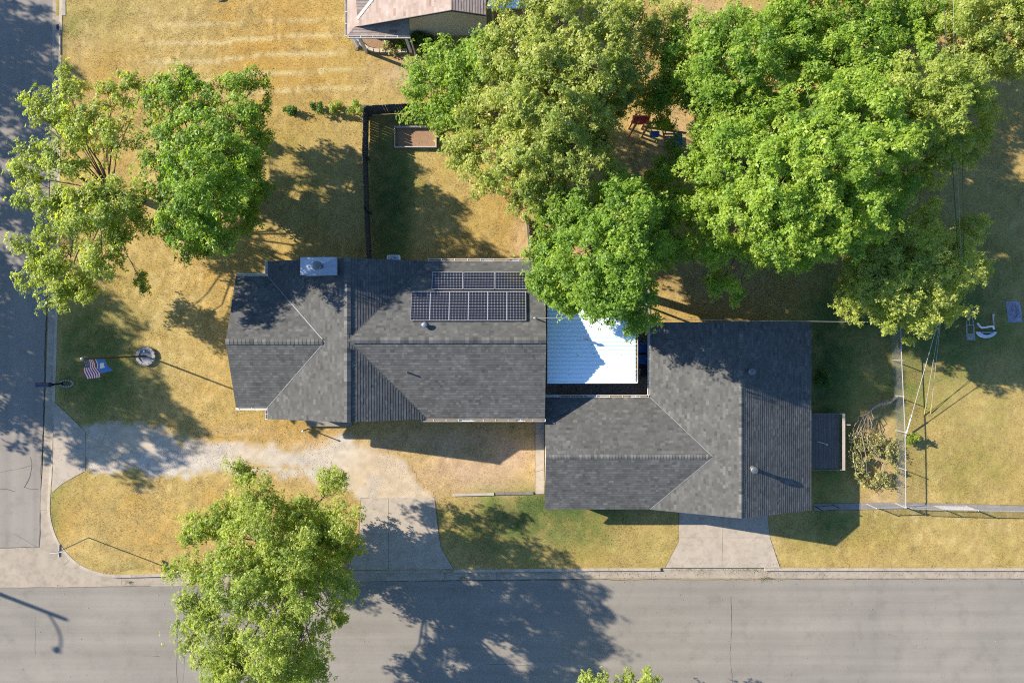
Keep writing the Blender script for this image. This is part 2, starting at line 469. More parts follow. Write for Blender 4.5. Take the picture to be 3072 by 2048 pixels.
def blobs(u, v, lst):
    s = np.zeros(np.shape(u))
    for bu, bv, ru, rv, a in lst:
        s = s + a*np.exp(-((u-bu)/ru)**2-((v-bv)/rv)**2)
    return s
GREEN = [(290,1100,180,260,0.85),(1180,600,75,260,1.0),(1740,1500,270,60,0.75),(1650,1610,400,90,0.62),(2480,1180,70,330,0.95),
         (2780,980,320,240,0.85),(2900,1420,230,120,0.22),(2950,560,140,260,0.26),(230,70,140,90,0.35),(1040,120,90,160,0.22),
         (900,520,220,200,0.30),(1700,1400,60,40,0.2),(2200,1640,230,70,0.15),(2450,1580,160,50,0.30),(170,1450,60,60,0.4),(160,1560,25,60,0.55),
         (380,1700,90,20,0.5),(1400,640,150,120,0.18),(2560,1560,120,40,0.25),(420,1420,120,30,0.2),(1930,1500,90,25,0.25),(330,50,220,60,0.2),
         (2700,1270,20,90,0.5),(1500,1560,170,100,0.3),(700,1230,120,40,0.15)]
GOLD = [(830,170,330,140,0.75),(350,1570,260,110,0.45),(620,1530,180,120,0.40),(620,820,170,160,0.12),(700,1330,120,30,0.35),
        (600,1100,100,180,0.22),(1500,700,120,120,0.25),(950,1330,120,30,0.2),(2200,900,260,60,0.3),(150,1700,1,1,0.0),(400,250,180,120,0.1)]
DIRT = [(1450,1390,230,90,1.0),(1150,1330,260,40,0.5),(2640,1500,60,25,0.7),(2660,1330,30,90,0.7),(2600,1270,30,30,0.4),(1200,220,110,60,0.55),(2150,850,150,70,0.35),(1680,720,80,160,0.45),
        (720,1290,120,18,0.25),(2120,60,140,90,0.5),(1570,720,40,90,0.4),(980,1410,130,60,0.5),(2320,1640,14,60,0.5),(430,1470,40,8,0.5),
        (230,130,60,40,0.3),(2010,420,90,120,0.55),(1480,1470,220,20,0.3),(1700,1600,30,20,0.4),(1290,1480,30,30,0.4)]
PALE = [(480,120,130,140,0.35),(1190,230,130,60,0.55),(540,600,120,300,0.5),(490,1000,100,220,0.5),(1350,650,120,120,0.3),(2850,1560,300,60,0.2),(2750,1500,200,160,0.25),(560,1400,250,35,0.4),(450,30,180,40,.2),
        (330,1465,80,10,0.4),(390,1690,60,20,0.3),(1000,300,150,40,0.25)]
C_STRAW = np.array((0.291, 0.214, 0.078)); C_GOLD = np.array((0.294, 0.181, 0.046)); C_GREEN = np.array((0.132, 0.144, 0.037))
C_DIRT = np.array((0.335, 0.237, 0.150)); C_PALE = np.array((0.347, 0.276, 0.133)); C_DEEP = np.array((0.060, 0.085, 0.025))
def lerp(a, b, t): return a + (b-a)*np.clip(t, 0, 1)[:, None]
def lawn_color(x, y, jit=0.0):
    u = x*51.2+1536; v = 1024-y*51.2
    n1 = vn(x, y, 4.0, 1); n2 = vn(x, y, 1.3, 2); n3 = vn(x, y, 0.45, 3); n4 = vn(x, y, 0.22, 4)
    mixn = 0.35*n1+0.3*n2+0.2*n3+0.15*n4
    c = np.repeat(C_STRAW[None], len(x), 0)
    c = lerp(c, C_GOLD, (mixn-0.46)*2.2+0.78*blobs(u, v, GOLD))
    # mowing stripes on the neighbour's lawn: pale lines every metre
    wob = (vn(x, y, 2.5, 8)-0.5)*14
    ph = ((v+wob-14*np.sin(u/260.0)) % 53.0)
    stripe = np.exp(-((ph-12)/6.0)**2)*np.clip((u-330)/250, 0, 1)*np.clip((1130-u)/150, 0, 1)*np.clip((330-v)/60, 0, 1)*np.clip((v-20)/60, 0, 1)
    c = lerp(c, C_PALE, stripe*1.9*(0.65+0.6*n3)+blobs(u, v, PALE)*(0.5+0.9*n2)+(n4-0.72)*1.6)
    c = lerp(c, C_DIRT, blobs(u, v, DIRT)*(0.4+1.2*n2))
    g = blobs(u, v, GREEN)
    right = np.clip((u-1900)/600, 0, 1)*np.clip((v-500)/300, 0, 1)*0.16
    gg = g+right
    c = lerp(c, C_GREEN, gg*(0.45+1.1*mixn)+(n2*n3-0.42)*0.9*(0.25+np.minimum(gg, 1)))
    c = lerp(c, C_DEEP, (g-0.42)*1.6*(0.3+n3*1.2))
    return c*(0.70+0.34*n4+0.26*n3+jit)[:, None] if np.ndim(jit) else c*(0.72+0.32*n4+0.26*n3)[:, None]

# lawn sheet: fine inside the view, coarse beyond it
xs = np.concatenate([np.arange(-28.2, 32.5, 0.22), np.arange(33, 92, 2.5)])
ys = np.concatenate([np.arange(-14.2, 21.5, 0.22), np.arange(22, 61, 2.5)])
GX, GY = np.meshgrid(xs, ys)
gx = GX.ravel().copy(); gy = GY.ravel().copy()
ins = in_lawn(gx, gy)
# pull the points next to the edge onto it
ex = np.array([p.x for p in EDGE_W]); ey = np.array([p.y for p in EDGE_W])
near = np.full(gx.shape, 9.0); nx = gx.copy(); ny = gy.copy()
for i in range(len(ex)-1):
    dx, dy = ex[i+1]-ex[i], ey[i+1]-ey[i]; l2 = dx*dx+dy*dy
    if l2 < 1e-9: continue
    t = np.clip(((gx-ex[i])*dx+(gy-ey[i])*dy)/l2, 0, 1)
    qx = ex[i]+t*dx; qy = ey[i]+t*dy; d = np.hypot(gx-qx, gy-qy)
    k = d < near; near[k] = d[k]; nx[k] = qx[k]; ny[k] = qy[k]
snap = near < 0.125
gx[snap] = nx[snap]; gy[snap] = ny[snap]
W_ = len(xs); Hh = len(ys)
idx = np.arange(W_*Hh).reshape(Hh, W_)
quads = np.stack([idx[:-1,:-1], idx[:-1,1:], idx[1:,1:], idx[1:,:-1]], -1).reshape(-1, 4)
okv = ins | snap
quads = quads[okv[quads].all(1)]
zz = (vn(gx, gy, 2.2, 11)-0.5)*0.03
verts = np.stack([gx, gy, zz-0.012], 1)
lawn = link_mesh("lawn", fast_mesh("lawn", verts, quads, M['lawn'], col=lawn_color(gx, gy), smooth=True))
tag(lawn, kind="structure")

# turf strip closing the joint between the lawn grid and the kerb
INN = offset_line(EDGE_W, -0.42)
ix = np.array([c for p, q in zip(EDGE_W, INN) for c in (p.x, q.x)]); iy = np.array([c for p, q in zip(EDGE_W, INN) for c in (p.y, q.y)])
iq = np.array([(2*i, 2*i+1, 2*i+3, 2*i+2) for i in range(len(EDGE_W)-1)])
ob_ = link_mesh("lawn_edge", fast_mesh("lawn_edge", np.stack([ix, iy, np.tile([-0.004, -0.030], len(EDGE_W))], 1), iq, M['lawn'], col=lawn_color(ix, iy)))
tag(ob_, kind="structure")
# streets
def sheet(name, pts, z, mat, kind="structure"):
    mb = MB(); mb.add([(p[0], p[1], z) for p in pts], [tuple(range(len(pts)))])
    o = mb.build(name, mat)
    me = o.data
    if me.polygons[0].normal.z < 0: me.flip_normals()
    if kind: tag(o, kind=kind)
    return o
def px(*pts, z=0.0): return [P(u, v, z).to_2d() for u, v in pts]
main_road = sheet("main_road", px((-9000,1762),(0,1762),(300,1760),(550,1756),(1000,1743),(1800,1738),(3072,1735),(9000,1735),(9000,2330),(-9000,2330), z=ZR), ZR, M['asphalt_x'])
side_street = sheet("side_street", px((168,-9000),(163,-20),(152,400),(138,950),(128,1300),(122,1500),(118,1641),(-420,1645),(-400,-9000), z=ZR), ZR-0.004, M['asphalt_y'])
cross = sheet("valley_gutter", px((-420,1645),(0,1643),(118,1641),(122,1500),(150,1480),(152,1530),(180,1622),(240,1690),(360,1722),(560,1719),(560,1756),(300,1760),(0,1763),(-420,1766), z=ZR), ZR-0.007, M['gutter_concrete'])
# kerb: one strip with joints every three metres, gutter pan beside it
def strip(name, inner, outer, z0, z1, mat, seg=3.0, gap=0.012, u_range=None, skip=None):
    root = MB(); parts = []
    # densify
    pi, po = [], []
    for i in range(len(inner)-1):
        n = max(1, int((inner[i+1]-inner[i]).length/0.5))
        if inner[i].length > 70 and inner[i+1].length > 70: n = 1
        for k in range(n):
            t = k/n; pi.append(inner[i].lerp(inner[i+1], t)); po.append(outer[i].lerp(outer[i+1], t))
    pi.append(inner[-1]); po.append(outer[-1])
    cur = []; acc = 0.0; out = []
    for i in range(len(pi)):
        cur.append(i)
        if i and (pi[i]-pi[i-1]).length < 6: acc += (pi[i]-pi[i-1]).length
        if acc >= seg and i < len(pi)-1:
            out.append(cur); cur = [i]; acc = 0
    out.append(cur)
    return [([pi[i] for i in c], [po[i] for i in c]) for c in out if len(c) > 1]
def strip_mesh(pin, pout, z_in, z_out, zb, gap=0.012):
    n = len(pin); mb = MB()
    vsx = []
    pin = list(pin); pout = list(pout)
    for e, s in ((0, 1), (n-1, -1)):
        t = (pin[e+s]-pin[e]); l = t.length
        if l > 0.05: pin[e] = pin[e]+t*(gap/2/l); pout[e] = pout[e]+(pout[e+s]-pout[e])*(gap/2/l)
    for i in range(n):
        vsx += [(pin[i].x, pin[i].y, zb), (pin[i].x, pin[i].y, z_in), (pout[i].x, pout[i].y, z_out), (pout[i].x, pout[i].y, zb)]
    fs = []
    for i in range(n-1):
        a = 4*i
        for k in range(3): fs.append((a+k, a+k+1, a+k+5, a+k+4))
    fs += [(0,3,2,1), (4*n-4,4*n-3,4*n-2,4*n-1)]
    mb.add(vsx, fs); return mb
curb = thing("kerb", (0,0,0), None, None, kind="structure")
for pin, pout in strip("kerb", EDGE_W, CURB_O, 0, 0, None):
    # dropped kerb in front of the drives
    mid = pin[len(pin)//2]; u = mid.x*51.2+1536; v = 1024-mid.y*51.2
    drop = (1080 < u < 1345 and v > 1650) or (2010 < u < 2325 and v > 1650) or (u < 170 and 1225 < v < 1470)
    zt = -0.09 if drop else 0.012
    strip_mesh(pin, pout, zt, zt-0.01, -0.19).build("kerb_stone", M['curb'], curb)
gutter = thing("gutter_pan", (0,0,0), None, None, kind="structure")
for pin, pout in strip("gutter", CURB_O, GUT_O, 0, 0, None):
    strip_mesh(pin, pout, ZR+0.012, ZR+0.006, -0.19).build("gutter_slab", M['gutter_concrete'], gutter)

# cracks and seams in the asphalt
def crack(parent, pts, w, z=ZR+0.003, jit=3):
    pw = []
    for i in range(len(pts)-1):
        (u0, v0), (u1, v1) = pts[i], pts[i+1]
        n = max(2, int(math.hypot(u1-u0, v1-v0)/18))
        for k in range(n):
            t = k/n; pw.append(P(u0+(u1-u0)*t+random.uniform(-jit,jit), v0+(v1-v0)*t+random.uniform(-jit,jit), z))
    pw.append(P(*pts[-1], z))
    mb = MB(); vsx = []
    for i, p in enumerate(pw):
        d = (pw[min(i+1,len(pw)-1)]-pw[max(i-1,0)]).normalized(); s = Vector((-d.y, d.x, 0))*(w*random.uniform(0.4,1.2)/2)
        vsx += [p-s, p+s]
    mb.add(vsx, [(2*i, 2*i+2, 2*i+3, 2*i+1) for i in range(len(pw)-1)])
    mb.build("crack", M['crack'], parent)
for pts, w in [([(541,1765),(533,1870),(529,1990),(533,2060)], 0.035), ([(2192,1790),(2196,1870),(2190,1960),(2198,2060)], 0.03), ([(985,1780),(990,1850),(986,2060)],0.03),
               ([(430,1967),(478,1968)],0.025), ([(105,1850),(106,1960)],0.015), ([(1460,1990),(1600,1996)],0.02),([(556,1960),(548,2050)],0.015)]:
    crack(main_road, pts, w, jit=1.5)
for pts, w in [([(92,1370),(95,1400),(88,1430),(72,1462)],0.04), ([(0,1465),(30,1470),(48,1474)],0.035), ([(72,1462),(115,1467)],0.03), ([(0,1415),(50,1408),(95,1395)],0.02),
               ([(40,1600),(110,1640)],0.02), ([(127,1330),(123,1420),(121,1520),(117,1640)],0.05), ([(137,950),(134,1100),(130,1250),(128,1330)],0.05), ([(0,1644),(60,1643),(118,1641)],0.04)]:
    crack(side_street, pts, w, ZR+0.001, jit=2)
crack(main_road, [(0,1762),(160,1762),(300,1760),(450,1757)], 0.03, jit=1)
crack(main_road, [(1000,1743),(1400,1741),(1800,1738),(2400,1737),(3072,1735)], 0.03, jit=1.5)

# concrete drives made of slabs with open joints
def slabs(name, base_pts, panels, mat, z=0.012):
    root = sheet(name, base_pts, -0.001, M['crack'])
    root.data.materials[0] = M['soil']
    for pp in panels:
        c = sum((Vector(p) for p in pp), Vector((0,0)))/len(pp)
        q = [c+(Vector(p)-c)*(1-0.012/max(0.3,(Vector(p)-c).length)) for p in pp]
        MB().poly([tuple(p) for p in q], -0.10, z+random.uniform(-0.003,0.003)).build("slab", mat, root)
    return root
slabs("corner_driveway_apron", px((160,1203),(205,1245),(240,1278),(256,1295),(257,1345),(256,1412),(220,1432),(185,1452),(158,1477),(157,1345)),
      [px((160,1203),(205,1245),(240,1278),(256,1295),(257,1345),(160,1345)), px((160,1345),(257,1345),(256,1412),(220,1432),(185,1452),(156,1477))], M['concrete'])
slabs("front_driveway", px((1082,1492),(1305,1490),(1312,1560),(1322,1640),(1362,1706),(1040,1710),(1072,1640)),
      [px((1083,1493),(1166,1492),(1166,1600),(1078,1600)), px((1166,1492),(1304,1491),(1311,1560),(1316,1600),(1166,1600)),
       px((1078,1600),(1166,1600),(1166,1708),(1042,1709),(1072,1640)), px((1166,1600),(1316,1600),(1322,1640),(1360,1705),(1166,1708))], M['concrete'])
slabs("garage_driveway", px((2036,1440),(2302,1440),(2304,1560),(2312,1620),(2342,1703),(1994,1703),(2036,1622)),
      [px((2037,1442),(2170,1442),(2168,1612),(2037,1612)), px((2170,1442),(2301,1442),(2304,1560),(2310,1612),(2168,1612)),
       px((2037,1612),(2168,1612),(2166,1702),(1996,1702),(2037,1622)), px((2168,1612),(2310,1612),(2340,1702),(2166,1702))], M['concrete'])
slabs("side_walk_strip", px((1605,1200),(1632,1200),(1632,1482),(1605,1482)),
      [px((1606,1202),(1632,1202),(1632,1300),(1606,1300)), px((1606,1300),(1632,1300),(1632,1408),(1606,1415)), px((1606,1415),(1632,1408),(1632,1481),(1606,1481))], M['concrete'])
slabs("patio_slab", px((1640,860),(1952,860),(1952,1215),(1640,1215)), [px((1641,861),(1800,861),(1800,1040),(1641,1040)), px((1800,861),(1951,861),(1951,1040),(1800,1040)),
      px((1641,1040),(1800,1040),(1800,1214),(1641,1214)), px((1800,1040),(1951,1040),(1951,1214),(1800,1214))], M['old_concrete'])
slabs("fence_mow_strip", px((2442,1510),(2700,1506),(3072,1515),(3900,1522),(3900,1540),(3072,1533),(2700,1526),(2442,1533)),
      [px((2442+i*70,1511-0.02*i*70 if i < 4 else 1506+0.03*(i-4)*70),(2442+(i+1)*70,1511-0.02*(i+1)*70 if i < 3 else 1506+0.03*(i-3)*70),
          (2442+(i+1)*70,1531-0.02*(i+1)*70 if i < 3 else 1526+0.02*(i-3)*70),(2442+i*70,1531-0.02*i*70 if i < 4 else 1526+0.02*(i-4)*70)) for i in range(14)], M['old_concrete'], z=0.006)
# gravel drive with a ragged border
def ragged(pts, amp, n=14):
    out = []
    for i in range(len(pts)):
        a = Vector(pts[i]); c = Vector(pts[(i+1) % len(pts)])
        k = max(1, int((c-a).length/n))
        for j in range(k):
            p = a.lerp(c, j/k); out.append((p.x+random.uniform(-amp,amp), p.y+random.uniform(-amp,amp)))
    return out
GRAVEL_PX = [(254,1292),(330,1283),(430,1285),(560,1308),(700,1330),(860,1328),(1000,1318),(1150,1352),(1230,1405),(1260,1450),(1290,1494),(1090,1498),(1010,1452),(850,1440),(640,1428),(450,1425),(330,1412),(256,1414)]
ISLAND_PX = [(645,1385),(720,1372),(840,1382),(930,1392),(960,1400),(900,1408),(790,1404),(690,1396)]
HARD_A = [(1084,1498),(1303,1496),(1310,1560),(1320,1640),(1358,1706),(1044,1710),(1074,1640)]
def inpoly(u, v, poly):
    ins = np.zeros(np.shape(u), bool); j = len(poly)-1
    for i in range(len(poly)):
        ui, vi = poly[i]; uj, vj = poly[j]
        if vi != vj: ins ^= ((vi > v) != (vj > v)) & (u < (uj-ui)*(v-vi)/(vj-vi)+ui)
        j = i
    return ins
# the drive is a fine sheet whose colour fades from gravel through dust into the dry grass
gxs = np.arange(P(235,0).x, P(1420,0).x, 0.11); gys = np.arange(P(0,1530).y, P(0,1255).y, 0.11)
DX, DY = np.meshgrid(gxs, gys); dx_ = DX.ravel(); dy_ = DY.ravel()
du = dx_*51.2+1536; dv = 1024-dy_*51.2
gp = GRAVEL_PX+[GRAVEL_PX[0]]
dist = np.full(dx_.shape, 1e9)
for i in range(len(gp)-1):
    ax_, ay_ = gp[i]; bx_, by_ = gp[i+1]; l2 = (bx_-ax_)**2+(by_-ay_)**2
    t = np.clip(((du-ax_)*(bx_-ax_)+(dv-ay_)*(by_-ay_))/l2, 0, 1); dist = np.minimum(dist, np.hypot(du-ax_-t*(bx_-ax_), dv-ay_-t*(by_-ay_)))
sd_ = np.where(inpoly(du, dv, GRAVEL_PX), dist, -dist)
sd_ = sd_+(vn(dx_,dy_,1.6,51)-0.5)*44+(vn(dx_,dy_,0.5,52)-0.5)*26+(vn(dx_,dy_,0.2,53)-0.5)*16
isl = inpoly(du, dv, ISLAND_PX)*22.0
mask = np.clip((sd_-isl*(0.6+0.8*vn(dx_,dy_,0.6,54)))/22+0.25, 0, 1)
gc = np.repeat(np.array((0.350,0.312,0.262))[None], len(dx_), 0)
gc = lerp(gc, np.array((0.360,0.288,0.198)), (vn(dx_,dy_,2.6,55)-0.25)*1.4+blobs(du,dv,[(330,1340,110,60,0.5),(1180,1440,120,50,0.8)]))
gc = lerp(gc, np.array((0.285,0.262,0.243)), (vn(dx_,dy_,0.9,56)-0.60)*1.2)
gcol = lawn_color(dx_, dy_)
gcol = gcol*(1-mask[:,None])+gc*(0.86+0.28*vn(dx_,dy_,0.24,57))[:,None]*mask[:,None]
W2 = len(gxs); id2 = np.arange(len(dx_)).reshape(len(gys), W2)
q2 = np.stack([id2[:-1,:-1], id2[:-1,1:], id2[1:,1:], id2[1:,:-1]], -1).reshape(-1,4)
q2 = q2[(mask[q2] > 0.02).any(1) & ~(inpoly(du,dv,HARD_A)[q2].all(1))]
used = np.unique(q2); remap = np.full(len(dx_), -1); remap[used] = np.arange(len(used))
gz = (vn(dx_, dy_, 2.2, 11)-0.5)*0.03-0.004+0.008*mask
gd = link_mesh("gravel_driveway", fast_mesh("gravel_driveway", np.stack([dx_,dy_,gz],1)[used], remap[q2], M['gravel'], col=gcol[used], smooth=True))
tag(gd, kind="structure")
# pebbles
N = 15000
u = RNG.uniform(250, 1300, N); v = RNG.uniform(1275, 1500, N)
k = inpoly(u, v, GRAVEL_PX) & ~inpoly(u, v, ISLAND_PX) & (vn(u, v, 60, 21) > 0.22)
u, v = u[k], v[k]; n = len(u)
x = (u-1536)/51.2; y = (1024-v)/51.2; s = RNG.uniform(0.008, 0.019, n)
a0 = RNG.uniform(0, 6.28, n)
tv = []
for t in range(4):
    a = a0+t*math.pi/2+RNG.uniform(-0.3,0.3,n); tv.append(np.stack([x+np.cos(a)*s*RNG.uniform(.7,1.2,n), y+np.sin(a)*s*RNG.uniform(.7,1.2,n), np.full(n,0.008)],1))
tv.append(np.stack([x, y, 0.012+s*RNG.uniform(0.3,0.6,n)],1))
vv = np.stack(tv, 1).reshape(-1,3); b0 = np.arange(n)*5
tri = np.concatenate([np.stack([b0+i, b0+(i+1)%4, b0+4],1) for i in range(4)])
peb = link_mesh("gravel_pebbles", fast_mesh("gravel_pebbles", vv, tri, M['pebble']))
tag(peb, "loose pale pebbles strewn over the gravel driveway", "gravel", kind="stuff")

# grass blades over the whole lawn, thin where the ground is bare
HARD = [[(160,1203),(205,1245),(240,1278),(256,1295),(257,1345),(256,1412),(220,1432),(185,1452),(150,1480)],
        [(1084,1494),(1303,1492),(1310,1560),(1320,1640),(1358,1706),(1044,1710),(1074,1640)],
        [(2038,1440),(2300,1440),(2302,1560),(2310,1620),(2338,1703),(1998,1703),(2038,1624)],
        [(1607,1202),(1630,1202),(1630,1480),(1607,1480)],[(1640,860),(1952,860),(1952,1215),(1640,1215)],
        [(700,830),(1600,830),(1640,1240),(2420,1480),(1640,1240),(700,1210)],[(1640,1220),(1960,1220),(1960,990),(2410,990),(2410,1490),(1640,1490)]]
N = 1000000
x = RNG.uniform(-27.2, 31.0, N); y = RNG.uniform(-13.6, 20.6, N)
u = x*51.2+1536; v = 1024-y*51.2
k = in_lawn(x, y) & (RNG.uniform(0,1,N) < 0.30+0.95*vn(x, y, 0.33, 31)*vn(x, y, 1.6, 32)*1.7)
for hp in HARD: k &= ~inpoly(u, v, hp)
gr = inpoly(u, v, GRAVEL_PX) & ~inpoly(u, v, ISLAND_PX)
k &= ~(gr & (RNG.uniform(0,1,N) > 0.10*(vn(x,y,0.9,33) > 0.5)))
k &= ~((blobs(u, v, DIRT) > 0.35) & (RNG.uniform(0,1,N) > 0.45))
x, y = x[k], y[k]
# weeds along the kerb of the garage drive and round edges
wx, wy = [], []
for (u0, v0, s, c_) in [(2031,1698,7,90),(2068,1702,5,30),(2105,1701,10,60),(2170,1700,8,60),(2215,1701,12,120),(2250,1700,12,140),(2285,1700,12,140),(2320,1700,9,90),(2290,1738,4,25),(2307,1736,4,30),(1385,1735,4,25),(383,1748,5,30),(1330,1700,20,120),(1480,1712,4,20),(1840,1712,3,20)]:
    q = RNG.normal(0, 1, (c_, 2)); wx.append((u0+q[:,0]*s*1.2-1536)/51.2); wy.append((1024-v0-q[:,1]*s*0.5)/51.2)
wx = np.concatenate(wx); wy = np.concatenate(wy)
nb = len(x)
x = np.concatenate([x, wx]); y = np.concatenate([y, wy]); n = len(x)
col = lawn_color(x, y, RNG.uniform(-0.10, 0.40, n))*1.22
col[nb:] = np.array((0.20,0.20,0.05))*RNG.uniform(0.6,1.3,(n-nb,1))
zb = np.where(np.arange(n) < nb, -0.012+(vn(x,y,2.2,11)-0.5)*0.03, np.where(y < -13.25, ZR+0.01, -0.08))
hgt = RNG.uniform(0.014, 0.045, n)*(0.6+0.8*vn(x, y, 0.5, 34)); hgt[nb:] = RNG.uniform(0.08,0.18,n-nb)
an = RNG.uniform(0, 2*math.pi, n); w = RNG.uniform(0.006, 0.014, n)
ln = RNG.uniform(0.6, 2.2, n)*hgt; la = RNG.uniform(0, 2*math.pi, n)
base = np.stack([x, y, zb], 1); sd = np.stack([np.cos(an)*w, np.sin(an)*w, np.zeros(n)], 1)
tip = base+np.stack([np.cos(la)*ln, np.sin(la)*ln, hgt], 1)
vv = np.stack([base-sd, base+sd, tip], 1).reshape(-1,3)
tri = np.arange(3*n).reshape(-1,3)
gm = fast_mesh("grass", vv, tri, M['blade'], col=np.repeat(col, 3, 0))
grass = link_mesh("grass", gm)
tag(grass, "short dry golden and green grass covering the lawns", "grass", kind="stuff")
# ------------------------------------------------------------------ roofs of real shingles
def clip_poly(sub, clip):
    """Sutherland-Hodgman, clip is convex and counter-clockwise"""
    out = sub
    for i in range(len(clip)):
        ax, ay = clip[i]; bx, by = clip[(i+1) % len(clip)]
        inp = out; out = []
        if not inp: return []
        def side(p): return (bx-ax)*(p[1]-ay)-(by-ay)*(p[0]-ax)
        for j in range(len(inp)):
            p = inp[j]; q = inp[(j+1) % len(inp)]
            sp, sq = side(p), side(q)
            if sp >= 0: out.append(p)
            if (sp >= 0) != (sq >= 0):
                t = sp/(sp-sq); out.append((p[0]+(q[0]-p[0])*t, p[1]+(q[1]-p[1])*t))
    return out
def ccw(pts):
    a = sum(pts[i][0]*pts[(i+1)%len(pts)][1]-pts[(i+1)%len(pts)][0]*pts[i][1] for i in range(len(pts)))
    return list(reversed(pts)) if a < 0 else list(pts)
def area(pts):
    return abs(sum(pts[i][0]*pts[(i+1)%len(pts)][1]-pts[(i+1)%len(pts)][0]*pts[i][1] for i in range(len(pts))))/2

class Roof:
    """collects slopes of one house; each slope is a plane z = c + gx*x + gy*y over a convex outline in plan"""
    def __init__(self, house, mat, expo=0.143, thick=0.016, wmin=0.12, wmax=0.30):
        self.house = house; self.mat = mat; self.expo = expo; self.thick = thick; self.wmin = wmin; self.wmax = wmax
        self.deck = MB(); self.rest = MB(); self.cand = []
        self.slopes = []
    def slope(self, plane, outline, under=0.13, depth=True):
        c, gx, gy = plane
        g = math.hypot(gx, gy); d = Vector((-gx/g, -gy/g)); k = math.sqrt(1+g*g)
        es = Vector((d.x, d.y, -g)).normalized(); et = Vector((-d.y, d.x, 0))
        n = et.cross(es)
        if n.z < 0: et = -et; n = et.cross(es)
        o2 = Vector(outline[0]); org = Vector((o2.x, o2.y, c+gx*o2.x+gy*o2.y))
        def to_ts(p):
            r = Vector(p)-o2; return (r.dot(et.to_2d()), r.dot(d)*k)
        poly = ccw([to_ts(p) for p in outline])
        # deck (solid)
        oc = ccw(outline)
        zt = lambda p: c+gx*p[0]+gy*p[1]
        m = len(oc)
        vsx = [(p[0], p[1], zt(p)-0.012) for p in oc]+[(p[0], p[1], zt(p)-under) for p in oc]
        self.deck.add(vsx, [tuple(range(m)), tuple(reversed(range(m, 2*m)))]+[(i, m+i, m+(i+1)%m, (i+1)%m) for i in range(m)])
        tmin = min(p[0] for p in poly); tmax = max(p[0] for p in poly); smin = min(p[1] for p in poly); smax = max(p[1] for p in poly)
        # courses start from the eave
        s1 = smax; row = 0
        while s1 > smin-0.001:
            s0 = s1-self.expo
            t = tmin-random.uniform(0, self.wmax)
            while t < tmax:
                w = random.uniform(self.wmin, self.wmax)
                lo = random.choice((0.8, 1.0, 0.92))
                shd = min(1, max(0, random.gauss(0.46, 0.15)))
                q = clip_poly([(t, s0), (t+w, s0), (t+w, s1), (t, s1)], poly)
                if len(q) >= 3 and area(q) > 2e-4:
                    full = abs(area(q)-w*self.expo) < 1e-6
                    th = self.thick*lo
                    if full: self.cand.append((org, et, es, n, t, s0, w, th, shd))
                    else: self._tab(self.rest, org, et, es, n, ccw(q), s0, th, shd)
                t += w
            s1 = s0; row += 1
    def _h(self, s, s0, th): return 0.002+(th-0.002)*(s-s0)/self.expo
    def _tab(self, mb, org, et, es, n, q, s0, th, shd):
        m = len(q)
        if et.cross(es).dot(n) < 0: q = list(reversed(q))
        top = [org+et*a+es*b+n*self._h(b, s0, th) for a, b in q]
        bot = [org+et*a+es*b-n*0.008 for a, b in q]
        mb.add(top+bot, [tuple(range(m))]+[(i, m+i, m+(i+1)%m, (i+1)%m) for i in range(m)], 0, shd)
    def cap(self, a, b, n1, n2, half=0.16, step=0.21, lift=0.0):
        """ridge cap pieces from a to b; n1, n2 point down the two slopes (unit vectors)"""
        a = Vector(a); b = Vector(b); ln = (b-a).length; d = (b-a).normalized(); k = int(ln/step)
        for i in range(k):
            p = a+d*(ln*i/k); q = a+d*(ln*(i+1)/k-0.004); up = Vector((0,0,1))
            h0, h1 = 0.022+lift, 0.034+lift
            vsx = []
            for r, h in ((p, h0), (q, h1)):
                vsx += [r+Vector(n1)*half+up*h*0.9, r+up*(h+0.004), r+Vector(n2)*half+up*h*0.9, r+Vector(n1)*half-up*0.03, r+Vector(n2)*half-up*0.03]
            mb = MB()
            mb.add(vsx, [(0,1,6,5),(1,2,7,6),(3,0,5,8),(2,4,9,7),(0,3,4,2,1),(5,6,7,9,8)], 0, min(1,max(0,random.gauss(0.62,0.25))))
            mb.build("ridge_cap", self.mat, self.obj, shade=True)
    def finish(self, near=None):
        self.obj = self.deck.build("roof", M['dark_trim'], self.house)
        rnd = random.Random(3)
        # the shingles that show largest (nearest the camera's axis) become pieces of their own
        def key(cn):
            p = cn[0]+cn[1]*(cn[4]+cn[6]/2)+cn[2]*cn[5]
            return (H-p.z)**2+p.x**2+p.y**2-6*cn[6]
        self.cand.sort(key=key)
        meshes = {}
        for i, (org, et, es, n, t, s0, w, th, shd) in enumerate(self.cand):
            q = [(t, s0), (t+w, s0), (t+w, s0+self.expo), (t, s0+self.expo)]
            if i >= 295:
                self._tab(self.rest, org, et, es, n, q, s0, th, shd); continue
            wq = round(w/0.02)*0.02; thq = round(th, 4); sq = round(shd*8)/8
            kk = (round(wq, 2), thq, sq)
            if kk not in meshes:
                mb = MB()
                X, Y, Z = Vector((1,0,0)), Vector((0,1,0)), Vector((0,0,1))
                sgn = 1 if et.cross(es).dot(n) > 0 else -1
                tab = [(0,0),(wq,0),(wq,self.expo),(0,self.expo)]
                top = [Vector((a_, b_, self._h(b_, 0, thq))) for a_, b_ in tab]; bot = [Vector((a_, b_, -0.008)) for a_, b_ in tab]
                mb.add(top+bot, [(0,1,2,3)]+[(j, 4+j, 4+(j+1)%4, (j+1)%4) for j in range(4)], 0, sq)
                meshes[kk] = mb.build("shingle", self.mat, shade=True, data_only=True)
            o = bpy.data.objects.new("shingle", meshes[kk]); COL.objects.link(o); o.parent = self.obj
            p = org+et*(t-(wq-w)/2)+es*s0
            R = Matrix((et, es, n)).transposed()
            o.matrix_local = Matrix.Translation(p-wloc(self.obj)) @ R.to_4x4()
        r = self.rest.build("shingles", self.mat, self.obj, shade=True)
